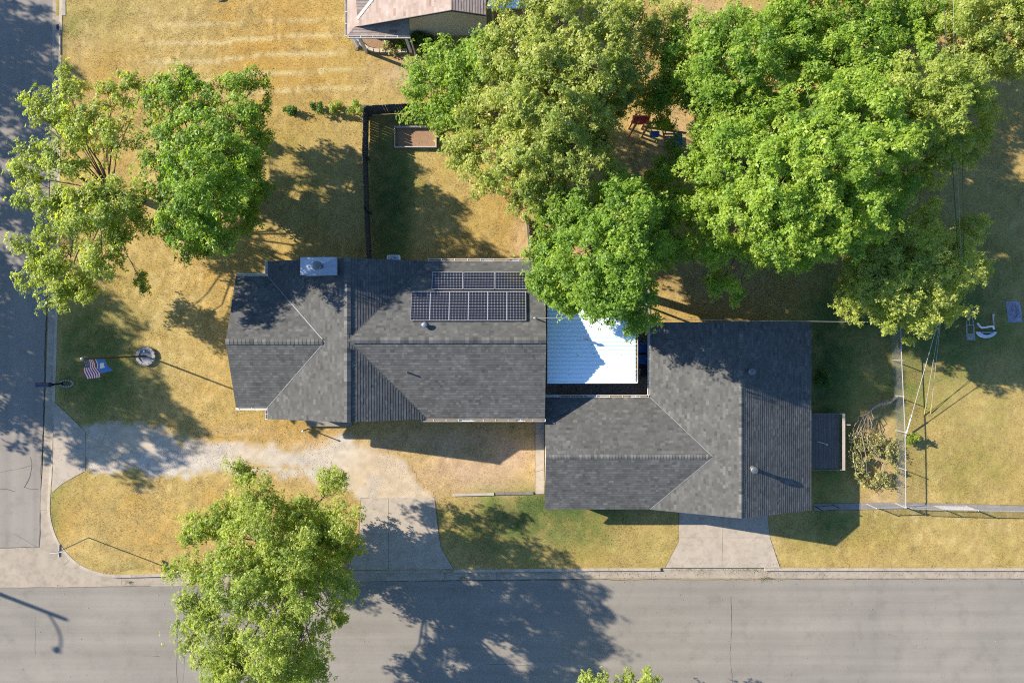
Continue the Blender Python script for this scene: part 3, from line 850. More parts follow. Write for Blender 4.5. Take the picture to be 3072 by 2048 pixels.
        tag(r, kind="stuff")
        return self.obj

def plane_from(p, gx, gy):
    return (p[2]-gx*p[0]-gy*p[1], gx, gy)
def zof(pl, x, y): return pl[0]+pl[1]*x+pl[2]*y

def gutter_run(house, a, b, out, litter=True):
    """white eaves trough from a to b (top outer line), out = unit vector away from the house"""
    a = Vector(a); b = Vector(b); out = Vector(out); w = 0.125; hh = 0.09; mb = MB()
    up = Vector((0,0,1))
    mb.bar(a+out*w-up*hh/2, b+out*w-up*hh/2, 0.022, hh)
    mb.bar(a+out*0.012-up*hh/2, b+out*0.012-up*hh/2, 0.012, hh)
    mb.bar(a+out*w/2-up*(hh+0.008), b+out*w/2-up*(hh+0.008), w+0.02, 0.014)
    ln = (b-a).length; d = (b-a).normalized()
    g = mb.build("gutter", M['gutter_white'], house)
    k = max(2, int(ln/0.65)); mb2 = MB()
    for i in range(k+1):
        p = a+d*(ln*i/k)
        mb2.bar(p+out*0.0-up*0.002, p+out*(w+0.008)-up*0.002, 0.028, 0.008)
    tag(mb2.build("hanger_straps", M['gutter_white'], g), kind="stuff")
    if litter:
        mb3 = MB(); s = 0.0
        while s < ln-0.3:
            l = random.uniform(0.2, 0.9)
            if random.random() < 0.55: mb3.bar(a+d*s+out*w*0.45-up*0.045, a+d*min(ln, s+l)+out*w*0.45-up*0.045, w*0.6, 0.05)
            s += l
        if mb3.v: tag(mb3.build("leaf_litter", M['litter'], g), kind="stuff")
    return g
def prism(profile, axis, a, b):
    """pentagon profile [(s,z)...] pushed along axis 'x' or 'y' from a to b"""
    mb = MB(); n = len(profile)
    f = (lambda s, z, t: (t, s, z)) if axis == 'x' else (lambda s, z, t: (s, t, z))
    mb.add([f(s, z, a) for s, z in profile]+[f(s, z, b) for s, z in profile],
           [tuple(range(n)), tuple(reversed(range(n, 2*n)))]+[(i, n+i, n+(i+1)%n, (i+1)%n) for i in range(n)])
    return mb
def window(house, c, axis, w, h, out):
    """framed window on a wall; axis = direction along the wall, out = outward unit"""
    c = Vector(c); ax = Vector(axis); o = Vector(out); up = Vector((0,0,1))
    mb = MB()
    for s in (-1, 1):
        mb.bar(c+ax*s*w/2-up*h/2, c+ax*s*w/2+up*h/2, 0.07, 0.06, up=o)
        mb.bar(c-ax*w/2+up*s*h/2, c+ax*w/2+up*s*h/2, 0.07, 0.06, up=o)
    f = mb.build("window", M['trim'], house)
    MB().bar(c-ax*(w/2-0.03), c+ax*(w/2-0.03), 0.02, h-0.06).build("pane", M['glass'], f)
def vent_pipe(house, p, r, h, cap=None, mat=None, capmat='galv'):
    p = Vector(p); mb = MB()
    mb.lathe(p-Vector((0,0,0.12)), [(r*1.9, 0.10), (r*1.7, 0.14), (r, 0.18), (r, h)], 14)
    o = mb.build("vent_pipe", mat or M['pipe'], house, smooth=False)
    if cap:
        MB().lathe(p+Vector((0,0,h-0.14)), [(cap, 0.0), (cap*1.02, 0.05), (cap*0.85, 0.09), (cap*0.35, 0.115)], 18).build("cap", M[capmat], o)
    else:
        MB().lathe(p+Vector((0,0,h-0.115)), [(r*0.75, 0.0), (r*0.75, 0.002)], 12).build("opening", M['crack'], o)
    return o

# ------------------------------------------------------------------ left house
ZE = 2.95
hl = thing("house", (-5.5, 0.0, 0), "long charcoal shingled house with solar panels and metal chimney chase", "house")
yr, yN, yS, zr = 0.07, 4.36, -4.21, 4.40
xE, xR = 1.78, -8.59                 # east rake, ridge of the cross gable
xW = -13.26                          # west eave of the cross gable
xv = -4.62                           # where the valleys meet the eaves
yw, hw, zw, x0 = -0.02, 3.56, 4.00, -15.10
gN = (zr-ZE)/(yN-yr); gS = (zr-ZE)/(yr-yS)
gW = (zr-ZE)/(xR-xW); gE = (zr-ZE)/(xv-xR)
pl_EN = plane_from((0, yr, zr), 0, -gN); pl_ES = plane_from((0, yr, zr), 0, gS)
pl_W = plane_from((xR, 0, zr), gW, 0); pl_E = plane_from((xR, 0, zr), -gE, 0)
gw = (zw-ZE)/hw
pl_wN = plane_from((0, yw, zw), 0, -gw); pl_wS = plane_from((0, yw, zw), 0, gw)
xa = xR-(zr-zw)/gW                   # wing ridge meets the cross gable here
RL = Roof(hl, M['shingle'])
RL.slope(pl_EN, [(xR, yr), (xE, yr), (xE, yN), (xv, yN)])
RL.slope(pl_ES, [(xR, yr), (xE, yr), (xE, yS), (xv, yS)])
RL.slope(pl_W, [(xR, yN), (xR, yw), (xa, yw), (xW, yw+hw), (xW, yN)])
RL.slope(pl_W, [(xR, yS), (xR, yw), (xa, yw), (xW, yw-hw), (xW, yS)])
RL.slope(pl_E, [(xR, yN), (xR, yr), (xv, yN)])
RL.slope(pl_E, [(xR, yS), (xR, yr), (xv, yS)])
xw0 = x0
RL.slope(pl_wN, [(xw0, yw), (xa, yw), (xW, yw+hw), (xw0+0.12, yw+hw)])
RL.slope(pl_wS, [(xw0, yw), (xa, yw), (xW, yw-hw), (xw0+0.12, yw-hw)])
roofL = RL.finish()
dN = Vector((0, 1, -gN)).normalized(); dS = Vector((0, -1, -gS)).normalized()
RL.cap((xE, yr, zr), (xR+0.25, yr, zr), dN, dS, lift=0.055, half=0.17)
RL.cap((xw0, yw, zw), (xa-0.1, yw, zw), Vector((0,1,-gw)).normalized(), Vector((0,-1,-gw)).normalized(), lift=0.03)
dW = Vector((-1,0,-gW)).normalized(); dE = Vector((1,0,-gE)).normalized()
RL.cap((xR, yN, zr), (xR, yr+0.35, zr), dW, dE, half=0.19, lift=0.025)
RL.cap((xR, yS, zr), (xR, yr-0.45, zr), dW, dE, half=0.19, lift=0.025)
def valley(house, a, b, w=0.05, lift=0.022, mat='flash'):
    a = Vector(a)+Vector((0,0,lift)); b = Vector(b)+Vector((0,0,lift))
    MB().bar(a, b, w, 0.012).build("valley_flashing", M[mat], house)
valley(roofL, (xa, yw, zw), (xW, yw+hw, ZE), 0.045)
valley(roofL, (xa, yw, zw), (xW, yw-hw, ZE), 0.045)
valley(roofL, (xR+0.1, yr+0.05, zr-0.03), (xv, yN, ZE), 0.03, mat='dark_trim')
valley(roofL, (xR+0.1, yr-0.05, zr-0.03), (xv, yS, ZE), 0.03, mat='dark_trim')
ov = 0.42
def gable_block(house, axis, mid, half, ze, zr_, a, b, mat, inset=0.42):
    g = (zr_-ze)/half; hi = half-inset
    zb = ze+g*inset-0.15; zp = zr_-0.15
    return prism([(mid-hi, 0), (mid+hi, 0), (mid+hi, zb), (mid, zp), (mid-hi, zb)], axis, a, b).build("wall", mat, house)
gable_block(hl, 'x', (yN+yS)/2, (yN-yS)/2, ZE, zr, xR, xE-0.3, M['siding'])
gable_block(hl, 'x', yw, hw, ZE, zw, x0+0.45, xR-1.0, M['siding'])
prism([(xW+0.42, 0), (xv-0.42, 0), (xv-0.42, ZE+gE*0.42-0.16), (xR, zr-0.16), (xW+0.42, ZE+gW*0.42-0.16)], 'y', yS+0.35, yN-0.35).build("wall", M['siding'], hl)
gutter_run(hl, (xv+0.1, yN, ZE+0.02), (xE, yN, ZE+0.02), (0, 1, 0))
gutter_run(hl, (xv-0.3, yS, ZE+0.02), (xE+0.03, yS, ZE+0.02), (0, -1, 0))
gutter_run(hl, (xw0+0.15, yw+hw, ZE+0.02), (xW-0.05, yw+hw, ZE+0.02), (0, 1, 0), False)
gutter_run(hl, (xw0+0.12, yw-hw, ZE+0.02), (xW-0.02, yw-hw, ZE+0.02), (0, -1, 0), False)
gutter_run(hl, (xW, yN, ZE+0.02), (xW, yw+hw+0.1, ZE+0.02), (-1, 0, 0), False)
gutter_run(hl, (xW, yS, ZE+0.02), (xW, yw-hw-0.1, ZE+0.02), (-1, 0, 0), False)
for wx_, s in ((-3.2, -1), (0.2, -1), (-2.0, 1), (-10.5, -1), (-7.5, 1)):
    yy = (yS+0.42 if s < 0 else yN-0.42)
    if wx_ < -5: yy = (yS+0.35 if s < 0 else yN-0.35)
    window(hl, (wx_, yy+s*0.03, 1.4), (1,0,0), 1.1, 1.1, (0, s, 0))
MB().box((-9.35, yS+0.30, 0.25), (-8.45, yS+0.34, 2.25)).build("door", M['trim'], hl)
# chimney chase with a sheet metal top and a round flue cap
cz = 4.72
ch = MB().box((P(905,0,cz).x, P(0,823,cz).y, 0), (P(1006,0,cz).x, P(0,774,cz).y, cz-0.05)).build("chimney_chase", M['siding'], hl)
ct = MB()
xa_, xb_, ya_, yb_ = P(900,0,cz).x, P(1010,0,cz).x, P(0,825,cz).y, P(0,771,cz).y
ct.box((xa_, ya_, cz-0.14), (xb_, yb_, cz-0.045))
cxm, cym = (xa_+xb_)/2, (ya_+yb_)/2
ct.add([(xa_,ya_,cz-0.044),(xb_,ya_,cz-0.044),(xb_,yb_,cz-0.044),(xa_,yb_,cz-0.044),(cxm-0.25,cym-0.12,cz+0.03),(cxm+0.25,cym-0.12,cz+0.03),(cxm+0.25,cym+0.12,cz+0.03),(cxm-0.25,cym+0.12,cz+0.03)],
       [(0,1,5,4),(1,2,6,5),(2,3,7,6),(3,0,4,7),(4,5,6,7)])
top = ct.build("chimney_top", M['galv'], ch)
MB().lathe((cxm+0.02, cym, cz+0.02), [(0.13,0),(0.13,0.22)], 16).build("flue_pipe", M['pipe'], ch)
MB().lathe((cxm+0.02, cym, cz+0.22), [(0.20,0),(0.235,0.03),(0.235,0.12),(0.20,0.17),(0.07,0.21)], 20).build("flue_cap", M['pipe'], ch)
# vents on the left roof
q = P(1275, 975, 4.1); vent_pipe(hl, (q.x, q.y, zof(pl_EN, q.x, q.y)), 0.10, 0.38, 0.15)
q = P(1220, 1117, 4.1); vent_pipe(hl, (q.x, q.y, zof(pl_ES, q.x, q.y)), 0.045, 0.42)
# service mast bits on the eastern end of the roof
q = P(1605, 955, 4.0); zq = zof(pl_EN, q.x, q.y)
mast = MB().lathe((q.x, q.y, zq-0.05), [(0.10,0),(0.09,0.05),(0.035,0.08),(0.035,0.7)], 10).build("service_mast", M['pipe'], hl)
MB().lathe((q.x, q.y, zq+0.62), [(0.075,0),(0.08,0.06),(0.03,0.12)], 10).build("weatherhead", M['galv'], mast)

# ------------------------------------------------------------------ right house
hr = thing("house", (9.0, -5.0, 0), "charcoal shingled house with garage driveway and side deck", "house")
ZE = 2.10
Xr, Zr, hf = 12.14, 3.85, 4.47
Yn, Ys = 1.05, -9.36
gm_ = (Zr-ZE)/hf
yw2, hw2 = -6.20, 3.10
zw2 = ZE+gm_*hw2
xa2 = Xr-(Zr-zw2)/gm_
xl2 = 1.815
pl_rE = plane_from((Xr, 0, Zr), -gm_, 0); pl_rW = plane_from((Xr, 0, Zr), gm_, 0)
pl_rN = plane_from((0, yw2, zw2), 0, -gm_); pl_rS = plane_from((0, yw2, zw2), 0, gm_)
xe2, xw2 = Xr+hf, Xr-hf
RR = Roof(hr, M['shingle'])
RR.slope(pl_rE, [(Xr, Yn), (xe2, Yn), (xe2, Ys), (Xr, Ys)])
RR.slope(pl_rW, [(Xr, Yn), (xw2, Yn), (xw2, yw2+hw2), (xa2, yw2), (Xr, yw2)])
RR.slope(pl_rW, [(Xr, yw2), (xa2, yw2), (xw2, yw2-hw2), (xw2, Ys+0.04), (Xr, Ys)])
RR.slope(pl_rN, [(xl2, yw2), (xa2, yw2), (xw2, yw2+hw2), (xl2, yw2+hw2)])
RR.slope(pl_rS, [(xl2, yw2), (xa2, yw2), (xw2, yw2-hw2), (xl2, yw2-hw2)])
roofR = RR.finish()
RR.cap((Xr, Ys, Zr), (Xr, Yn, Zr), Vector((-1,0,-gm_)).normalized(), Vector((1,0,-gm_)).normalized(), half=0.13, step=0.16)
RR.cap((xl2, yw2, zw2), (xa2-0.05, yw2, zw2), Vector((0,1,-gm_)).normalized(), Vector((0,-1,-gm_)).normalized(), half=0.13, step=0.16)
valley(roofR, (xa2, yw2+0.03, zw2), (xw2, yw2+hw2, ZE), 0.035)
valley(roofR, (xa2, yw2-0.03, zw2), (xw2, yw2-hw2, ZE), 0.035)
prism([(xw2+0.42, 0), (xe2-0.42, 0), (xe2-0.42, ZE+gm_*0.42-0.16), (Xr, Zr-0.16), (xw2+0.42, ZE+gm_*0.42-0.16)], 'y', Ys+0.45, Yn-0.4).build("wall", M['siding'], hr)
gable_block(hr, 'x', yw2, hw2, ZE, zw2, xl2+0.12, xa2, M['siding'])
gutter_run(hr, (xl2, yw2+hw2, ZE+0.02), (xw2-0.08, yw2+hw2, ZE+0.02), (0, 1, 0))
gutter_run(hr, (xw2, yw2+hw2+0.15, ZE+0.02), (xw2, Yn, ZE+0.02), (-1, 0, 0), False)
MB().box((P(2045,0).x, Ys+0.40, 0.02), (P(2290,0).x, Ys+0.44, 1.95)).build("garage_door", M['trim'], hr)
window(hr, (5.0, Ys+0.42+0.05, 1.3), (1,0,0), 1.4, 0.9, (0,-1,0)); window(hr, (xe2-0.39, -2.0, 1.3), (0,1,0), 1.1, 0.9, (1,0,0))
MB().box((xe2-0.42, -6.2, 0.55), (xe2-0.38, -5.3, 2.05)).build("door", M['trim'], hr)
q = P(2252, 1113, 3.7); vent_pipe(hr, (q.x, q.y, zof(pl_rE, q.x, q.y)), 0.10, 0.42, 0.19, capmat='pipe')
q = P(2259, 1407, 3.8); vent_pipe(hr, (q.x, q.y, zof(pl_rE, q.x, q.y)), 0.10, 0.55, 0.19, capmat='pipe')

# ------------------------------------------------------------------ white patio cover between the houses
pc = thing("patio_cover", (4.4, 0.2, 0), "white ribbed metal patio roof between the two charcoal houses", "patio cover")
x1, x2, y1, y2 = 1.93, 6.78, -2.24, 2.7
zA, zB = 2.70, 2.52
mb = MB(); w_ = 0.445; k = int((y2-y1)/w_); w_ = (y2-y1)/k
for i in range(k):
    a, b_ = y1+i*w_, y1+(i+1)*w_-0.006
    MB().add([(x1,a,zA),(x2,a,zB),(x2,b_,zB),(x1,b_,zA),(x1,a,zA-0.02),(x2,a,zB-0.02),(x2,b_,zB-0.02),(x1,b_,zA-0.02)],
             [(0,1,2,3),(7,6,5,4),(0,4,5,1),(1,5,6,2),(2,6,7,3),(3,7,4,0)]).build("roof_panel", M['white_metal'], pc)
for i in range(2*k+1):
    yy = y1+i*w_/2
    MB().bar((x1,yy,zA+0.012),(x2,yy,zB+0.012), 0.035, 0.035).build("rib", M['white_metal'], pc)
gutter_run(pc, (x2, y2, zB-0.01), (x2, y1, zB-0.01), (1,0,0), True)
mb = MB().bar((x1,y1-0.03,zA-0.05),(x2+0.1,y1-0.03,zB-0.05),0.05,0.14).build("fascia", M['white_metal'], pc)
for px_ in (2.4, 4.5, 6.6):
    for py_ in (y1+0.1, y2-0.15):
        MB().box((px_-0.05,py_-0.05,0),(px_+0.05,py_+0.05,zB-0.02)).build("post", M['trim'], pc)
q = P(1756, 1020, 2.3)
MB().lathe((q.x, q.y, 2.55), [(0.07,0),(0.06,0.1),(0.045,0.2),(0.045,0.42),(0.075,0.44),(0.075,0.48)], 12).build("roof_vent", M['galv'], pc)

# bins in the alley beside the patio
def bin_(u, v, w, d, h, mat, label, lidmat):
    q = P(u, v, h); root = thing("wheeled_bin", (q.x, q.y, 0), label, "bin", "bins in the alley")
    mb = MB(); s = 0.82
    vsx = [(q.x-w/2*s,q.y-d/2*s,0.05),(q.x+w/2*s,q.y-d/2*s,0.05),(q.x+w/2*s,q.y+d/2*s,0.05),(q.x-w/2*s,q.y+d/2*s,0.05),
           (q.x-w/2,q.y-d/2,h-0.06),(q.x+w/2,q.y-d/2,h-0.06),(q.x+w/2,q.y+d/2,h-0.06),(q.x-w/2,q.y+d/2,h-0.06)]
    mb.add(vsx, [(3,2,1,0),(4,5,6,7),(0,1,5,4),(1,2,6,5),(2,3,7,6),(3,0,4,7)]).build("body", mat, root)
    MB().add([(q.x-w/2-.02,q.y-d/2-.02,h-0.055),(q.x+w/2+.02,q.y-d/2-.02,h-0.055),(q.x+w/2+.02,q.y+d/2+.02,h-0.055),(q.x-w/2-.02,q.y+d/2+.02,h-0.055),
              (q.x-w/2+.06,q.y-d/2+.06,h),(q.x+w/2-.06,q.y-d/2+.06,h),(q.x+w/2-.06,q.y+d/2-.06,h),(q.x-w/2+.06,q.y+d/2-.06,h)],
             [(3,2,1,0),(4,5,6,7),(0,1,5,4),(1,2,6,5),(2,3,7,6),(3,0,4,7)]).build("lid", lidmat, root)
    MB().bar((q.x-w/2-0.05,q.y-d*0.3,h-0.08),(q.x-w/2-0.05,q.y+d*0.3,h-0.08),0.03,0.03).build("handle", M['white'], root)
    for s_ in (-1, 1): MB().tube([(q.x+w*0.3,q.y+s_*d*0.42,0.1),(q.x+w*0.3,q.y+s_*d*0.5,0.1)],0.1,12).build("wheel", M['black_metal'], root)
bin_(1930,1042,0.46,0.52,1.0,M['blue'],"blue wheeled bin in the alley, nearer the tree",M['blue'])
bin_(1930,1078,0.46,0.52,1.0,M['blue'],"blue wheeled bin in the alley, next to the black bin",M['blue'])
bin_(1934,1115,0.42,0.58,1.0,M['black_metal'],"black wheeled bin in the alley by the patio cover",M['black_metal'])

# ------------------------------------------------------------------ solar panels
def cell_mesh():
    s = 0.0770; c = 0.013; mb = MB()
    mb.add([(-s+c,-s,0),(s-c,-s,0),(s,-s+c,0),(s,s-c,0),(s-c,s,0),(-s+c,s,0),(-s,s-c,0),(-s,-s+c,0)], [tuple(range(8))])
    return mb.build("cell", M['cell'], data_only=True)
CELL = cell_mesh()
def panel_frame(nx_, ny_):
    w, h = nx_*0.1605+0.044, ny_*0.1605+0.05; mb = MB(); t = 0.03
    t = 0.02; mb.box((0,0,0),(w,t*0.6,0.04)); mb.box((0,h-t*0.6,0),(w,h,0.04)); mb.box((0,t*0.6,0),(t*0.6,h-t*0.6,0.04)); mb.box((w-t*0.6,t*0.6,0),(w,h-t*0.6,0.04))
    bs = MB().box((0.0125,0.0125,0.012),(w-0.0125,h-0.0125,0.030))
    return w, h, mb.build("frame", M['alu'], data_only=True), bs.build("backsheet", M['backsheet'], data_only=True)
ang = math.atan(gN)
def solar(u, v, nx_, ny_, frame, label):
    """lower-right in-plane corner is at the pixel (u, v); x runs east, y runs down the slope reversed"""
    w, h, fm, bm = frame
    q = P(u, v, 3.6)
    for _ in range(4): q = P(u, v, zof(pl_EN, q.x, q.y)+0.12)
    root = thing("solar_panel", (q.x, q.y, zof(pl_EN, q.x, q.y)+0.10), label, "solar panel", "solar panels on the roof")
    root.rotation_euler = (-ang, 0, 0)
    for me, nm in ((fm, "frame"), (bm, "backsheet")):
        o = bpy.data.objects.new(nm, me); COL.objects.link(o); o.parent = root
        if nm == "backsheet": bs = o
    for i in range(nx_):
        for j in range(ny_):
            o = bpy.data.objects.new("cell", CELL); COL.objects.link(o); o.parent = root
            o.location = (0.022+0.1605*(i+0.5), 0.025+0.1605*(j+0.5), 0.0325)
    # feet on the shingles
    for fx in (0.2, w-0.2):
        for fy in (0.15, h-0.15):
            o = MB().box((fx-0.02, fy-0.03, -0.095), (fx+0.02, fy+0.03, 0.0)).build("foot", M['alu'], data_only=True)
            ob = bpy.data.objects.new("foot", o); COL.objects.link(ob); ob.parent = root
    return root
FP = panel_frame(6, 10); FL = panel_frame(10, 6)
names6 = ["leftmost portrait solar panel in the lower row of the roof array", "second portrait solar panel from the left in the lower row", "third portrait solar panel from the left in the lower row",
          "third portrait solar panel from the right in the lower row", "second portrait solar panel from the right in the lower row", "rightmost portrait solar panel in the lower row of the roof array"]
# in-plane x positions chosen so that the row spans the same width as in the photograph
for i in range(6):
    # bottom-left corner of each panel
    uL = 1231+i*58.0
    solar(uL, 962, 6, 10, FP, names6[i])
for i, nm in enumerate(["left landscape solar panel of the short upper row", "middle landscape solar panel of the short upper row", "right landscape solar panel of the short upper row"]):
    solar(1295+i*95.3, 868.5, 10, 6, FL, nm)

# ------------------------------------------------------------------ neighbour's house at the top
hn = thing("house", (-5.0, 19.5, 0), "brown shingled neighbour house with beige gable wall at the top edge", "house")
xn, zn = -3.16, 4.55
gn = (zn-2.5)/(xn+9.04)
pl_nW = plane_from((xn, 0, zn), gn, 0); pl_nE = plane_from((xn, 0, zn), -0.30, 0)
yT = 24.0; yG = 17.2; yK = 16.78
pl_sk = plane_from((0, yK, 2.5), 0, gn)
RN = Roof(hn, M['brown_shingle'], expo=0.15, wmin=0.2, wmax=0.5)
RN.slope(pl_nW, [(xn, yG), (-9.04, yG), (-9.04, yT), (xn, yT)])
RN.slope(pl_nW, [(-9.04, yK), (-9.04, yG-0.002), (-9.04+(yG-yK), yG-0.002)])
RN.slope(pl_nE, [(xn, yG), (-1.38, yG), (-1.38, yT), (xn, yT)])
RN.slope(pl_sk, [(-9.04, yK), (-5.62, yK), (-5.62, 17.88), (-9.04+1.1, 17.88)])
# small cross roof with its valley on the west slope
za_ = zof(pl_nW, -8.45, 17.6); pl_cr = plane_from((-8.45, 17.6, za_), 0, gn)
RN.slope(pl_cr, [(-8.45, 17.6), (-8.45, 21.0), (-8.45+3.4, 21.0)])
roofN = RN.finish()
MB().bar(Vector((-8.45,17.6,za_+0.04)), Vector((-8.45+3.4,21.0,zof(pl_nW,-5.05,21.0)+0.04)), 0.16, 0.03).build("valley_flashing", M['pale_board'], roofN)
prism([(-8.5, 0), (-1.5, 0), (-1.5, zof(pl_nE,-1.5,0)-0.16), (xn, zn-0.16), (-5.64, zof(pl_nW,-5.64,0)-0.16), (-8.5, zof(pl_nW,-8.5,0)-0.2)], 'y', 17.9, yT-0.4).build("wall", M['beige_wall'], hn)
MB().bar((xn, yG-0.012, zn-0.06), (-8.3, yG-0.012, zof(pl_nW,-8.3,0)-0.06), 0.03, 0.14).build("rake_board", M['dark_trim'], hn)
MB().bar((xn, yG-0.012, zn-0.06), (-1.38, yG-0.012, zof(pl_nE,-1.38,0)-0.06), 0.03, 0.14).build("rake_board", M['dark_trim'], hn)
gutter_run(hn, (-9.04, yK, 2.52), (-9.04, yT, 2.52), (-1,0,0), False)
gutter_run(hn, (-9.0, yK, 2.52), (-5.60, yK, 2.52), (0,-1,0), False)
MB().tube([(-5.62, yK-0.06, 2.45), (-5.62, yK-0.08, 0.05), (-5.55, yK-0.5, 0.05)], 0.05, 8).build("downspout", M['gutter_white'], hn)
for s_ in range(2): MB().box((-8.6+s_*2.6, yK+0.1, 0), (-8.45+s_*2.6, yK+0.25, 2.42)).build("porch_post", M['trim'], hn)
fr = thing("carport_roof", (0.6, 19.5, 0), "flat white roof beside the brown neighbour house", "carport")
MB().box((-1.30, 18.2, 2.6), (1.9, 24, 2.72)).build("roof", M['white_metal'], fr)
for a_, b_ in ((-1.1,18.4),(1.7,18.4),(-1.1,23.8),(1.7,23.8)): MB().box((a_-.05,b_-.05,0),(a_+.05,b_+.05,2.6)).build("post", M['trim'], fr)
# ------------------------------------------------------------------ fences
def picket_fence(name, label, runs, h, gaps=0.009, pw=0.14, lean=0.0, seed=1, rails_side=1):
    rnd = random.Random(seed)
    root = thing(name, (*runs[0][0], 0), label, "fence")
    pk = {}
    for hh in (0.0, 0.02, 0.04):
        mb = MB(); z1 = h+hh
        mb.add([(-pw/2,-0.009,0.03),(pw/2,-0.009,0.03),(pw/2,0.009,0.03),(-pw/2,0.009,0.03),(-pw/2,-0.009,z1-0.04),(pw/2,-0.009,z1-0.04),(pw/2,0.009,z1-0.04),(-pw/2,0.009,z1-0.04),
                (-pw/2+0.03,-0.009,z1),(pw/2-0.03,-0.009,z1),(pw/2-0.03,0.009,z1),(-pw/2+0.03,0.009,z1)],
               [(3,2,1,0),(0,1,5,4),(1,2,6,5),(2,3,7,6),(3,0,4,7),(4,5,9,8),(5,6,10,9),(6,7,11,10),(7,4,8,11),(8,9,10,11)])
        pk[hh] = mb.build("picket", M['fence_black'], data_only=True)
    for (a, b) in runs:
        a = Vector(a); b = Vector(b); d = (b-a); ln = d.length; d.normalize(); nrm = Vector((-d.y, d.x))*rails_side
        k = int(ln/(pw+gaps)); rz = math.atan2(d.y, d.x)
        for i in range(k):
            p = a+d*((i+0.5)*ln/k)
            o = bpy.data.objects.new("picket", pk[rnd.choice((0.0,0.02,0.04))]); COL.objects.link(o); o.parent = root
            o.location = Vector((p.x, p.y, rnd.uniform(-0.01,0.01)))-wloc(root); o.rotation_euler = (rnd.uniform(-0.006,0.006), rnd.uniform(-0.008,0.008), rz+rnd.uniform(-0.01,0.01))
        for z in (0.35, h-0.3):
            MB().bar((a.x+nrm.x*0.035, a.y+nrm.y*0.035, z), (b.x+nrm.x*0.035, b.y+nrm.y*0.035, z), 0.04, 0.09).build("rail", M['fence_black'], root)
        m = max(1, int(ln/2.4))
        for i in range(m+1):
            p = a+d*(ln*i/m)+nrm*0.10
            MB().box((p.x-0.05,p.y-0.05,0),(p.x+0.05,p.y+0.05,h+0.03)).build("post", M['fence_black'], root)
    return root
FH = 1.52
cA = P(1107, 345).to_2d(); cB = P(1104, 480).to_2d(); cC = P(1109, 640).to_2d(); cD = P(1117, 800).to_2d()
picket_fence("privacy_fence", "tall black stained picket fence around the fenced back yard", [(cD, cC), (cC, cB), (cB, cA), (cA, P(1230,338).to_2d()), (P(1230,338).to_2d(), P(1480,330).to_2d())], FH, rails_side=-1)
picket_fence("side_fence", "short black picket fence running up from the house beside the green tree", [(P(1592,782).to_2d(), P(1580,655).to_2d())], 1.35, seed=4)

# mesh wire
def chain_mesh(a, b, h, z0=0.04, pitch=0.085, r=0.0026):
    """woven wire between two ground points, as thin square wires"""
    a = Vector((*a, 0)); b = Vector((*b, 0)); ln = (b-a).length; d = (b-a).normalized(); vsx = []; fs = []
    nrm = Vector((-d.y, d.x, 0))
    hh = h-z0; s = -hh
    while s < ln:
        for sg in (1, -1):
            s0, s1 = (s, s+hh) if sg > 0 else (s+hh, s)
            p = [s0, z0]; q = [s1, z0+hh]
            # clip to 0..ln
            def cl(p, q):
                if p[0] > q[0]:
                    q2, p2 = cl(q, p) or (None, None)
                    return (p2, q2) if p2 else None
                if q[0] <= 0 or p[0] >= ln: return None
                t0 = max(0, (0-p[0])/(q[0]-p[0])); t1 = min(1, (ln-p[0])/(q[0]-p[0]))
                return ([p[0]+(q[0]-p[0])*t0, p[1]+(q[1]-p[1])*t0], [p[0]+(q[0]-p[0])*t1, p[1]+(q[1]-p[1])*t1])
            c_ = cl(p, q)
            if c_:
                A = a+d*c_[0][0]+Vector((0,0,c_[0][1]))+nrm*0.002*sg; B = a+d*c_[1][0]+Vector((0,0,c_[1][1]))+nrm*0.002*sg
                if (B-A).length > 0.02:
                    dd = (B-A).normalized(); s_ = dd.cross(nrm)*r; n0 = len(vsx)
                    vsx += [A+s_, A-s_*0.5+nrm*r, A-s_*0.5-nrm*r, B+s_, B-s_*0.5+nrm*r, B-s_*0.5-nrm*r]
                    fs += [(n0,n0+1,n0+4,n0+3),(n0+1,n0+2,n0+5,n0+4),(n0+2,n0,n0+3,n0+5)]
        s += pitch
    mb = MB(); mb.add(vsx, fs); return mb
def chainlink(label, pts, h, posts=2.4, name="chain_link_fence"):
    root = thing(name, (*pts[0], 0), label, "fence")
    for i in range(len(pts)-1):
        a, b = Vector(pts[i]), Vector(pts[i+1]); ln = (b-a).length; d = (b-a).normalized()
        MB().tube([(a.x,a.y,h),(b.x,b.y,h)], 0.024, 8).build("top_rail", M['steel'], root)
        m = max(1, round(ln/posts))
        for k in range(m+1):
            if i and k == 0: continue
            p = a+d*(ln*k/m)
            po = MB().tube([(p.x,p.y,0),(p.x,p.y,h+0.03)], 0.032 if k in (0,m) else 0.026, 8).build("post", M['steel'], root)
            MB().lathe((p.x,p.y,h+0.03),[(0.038,0),(0.036,0.03),(0.012,0.05)],8).build("cap", M['steel'], po)
        tag(chain_mesh(a, b, h-0.02).build("wire_mesh", M['wire'], root), kind="stuff")
    return root
def gate(label, a, b, h):
    a = Vector(a); b = Vector(b); d = (b-a).normalized(); root = thing("chain_link_gate", (a.x,a.y,0), label, "gate", "double gate")
    fr = MB()
    for z in (0.08, h/2, h): fr.tube([(a.x,a.y,z),(b.x,b.y,z)], 0.022 if z != h/2 else 0.016, 8)
    for p in (a, b): fr.tube([(p.x,p.y,0.08),(p.x,p.y,h)], 0.022, 8)
    fr.build("frame", M['steel'], root)
    tag(chain_mesh(a, b, h-0.02, 0.08).build("wire_mesh", M['wire'], root), kind="stuff")
    for z in (0.25, h-0.2): MB().box((a.x-0.05,a.y-0.03,z),(a.x+0.05,a.y+0.03,z+0.06)).build("hinge", M['steel'], root)
FC = 1.0
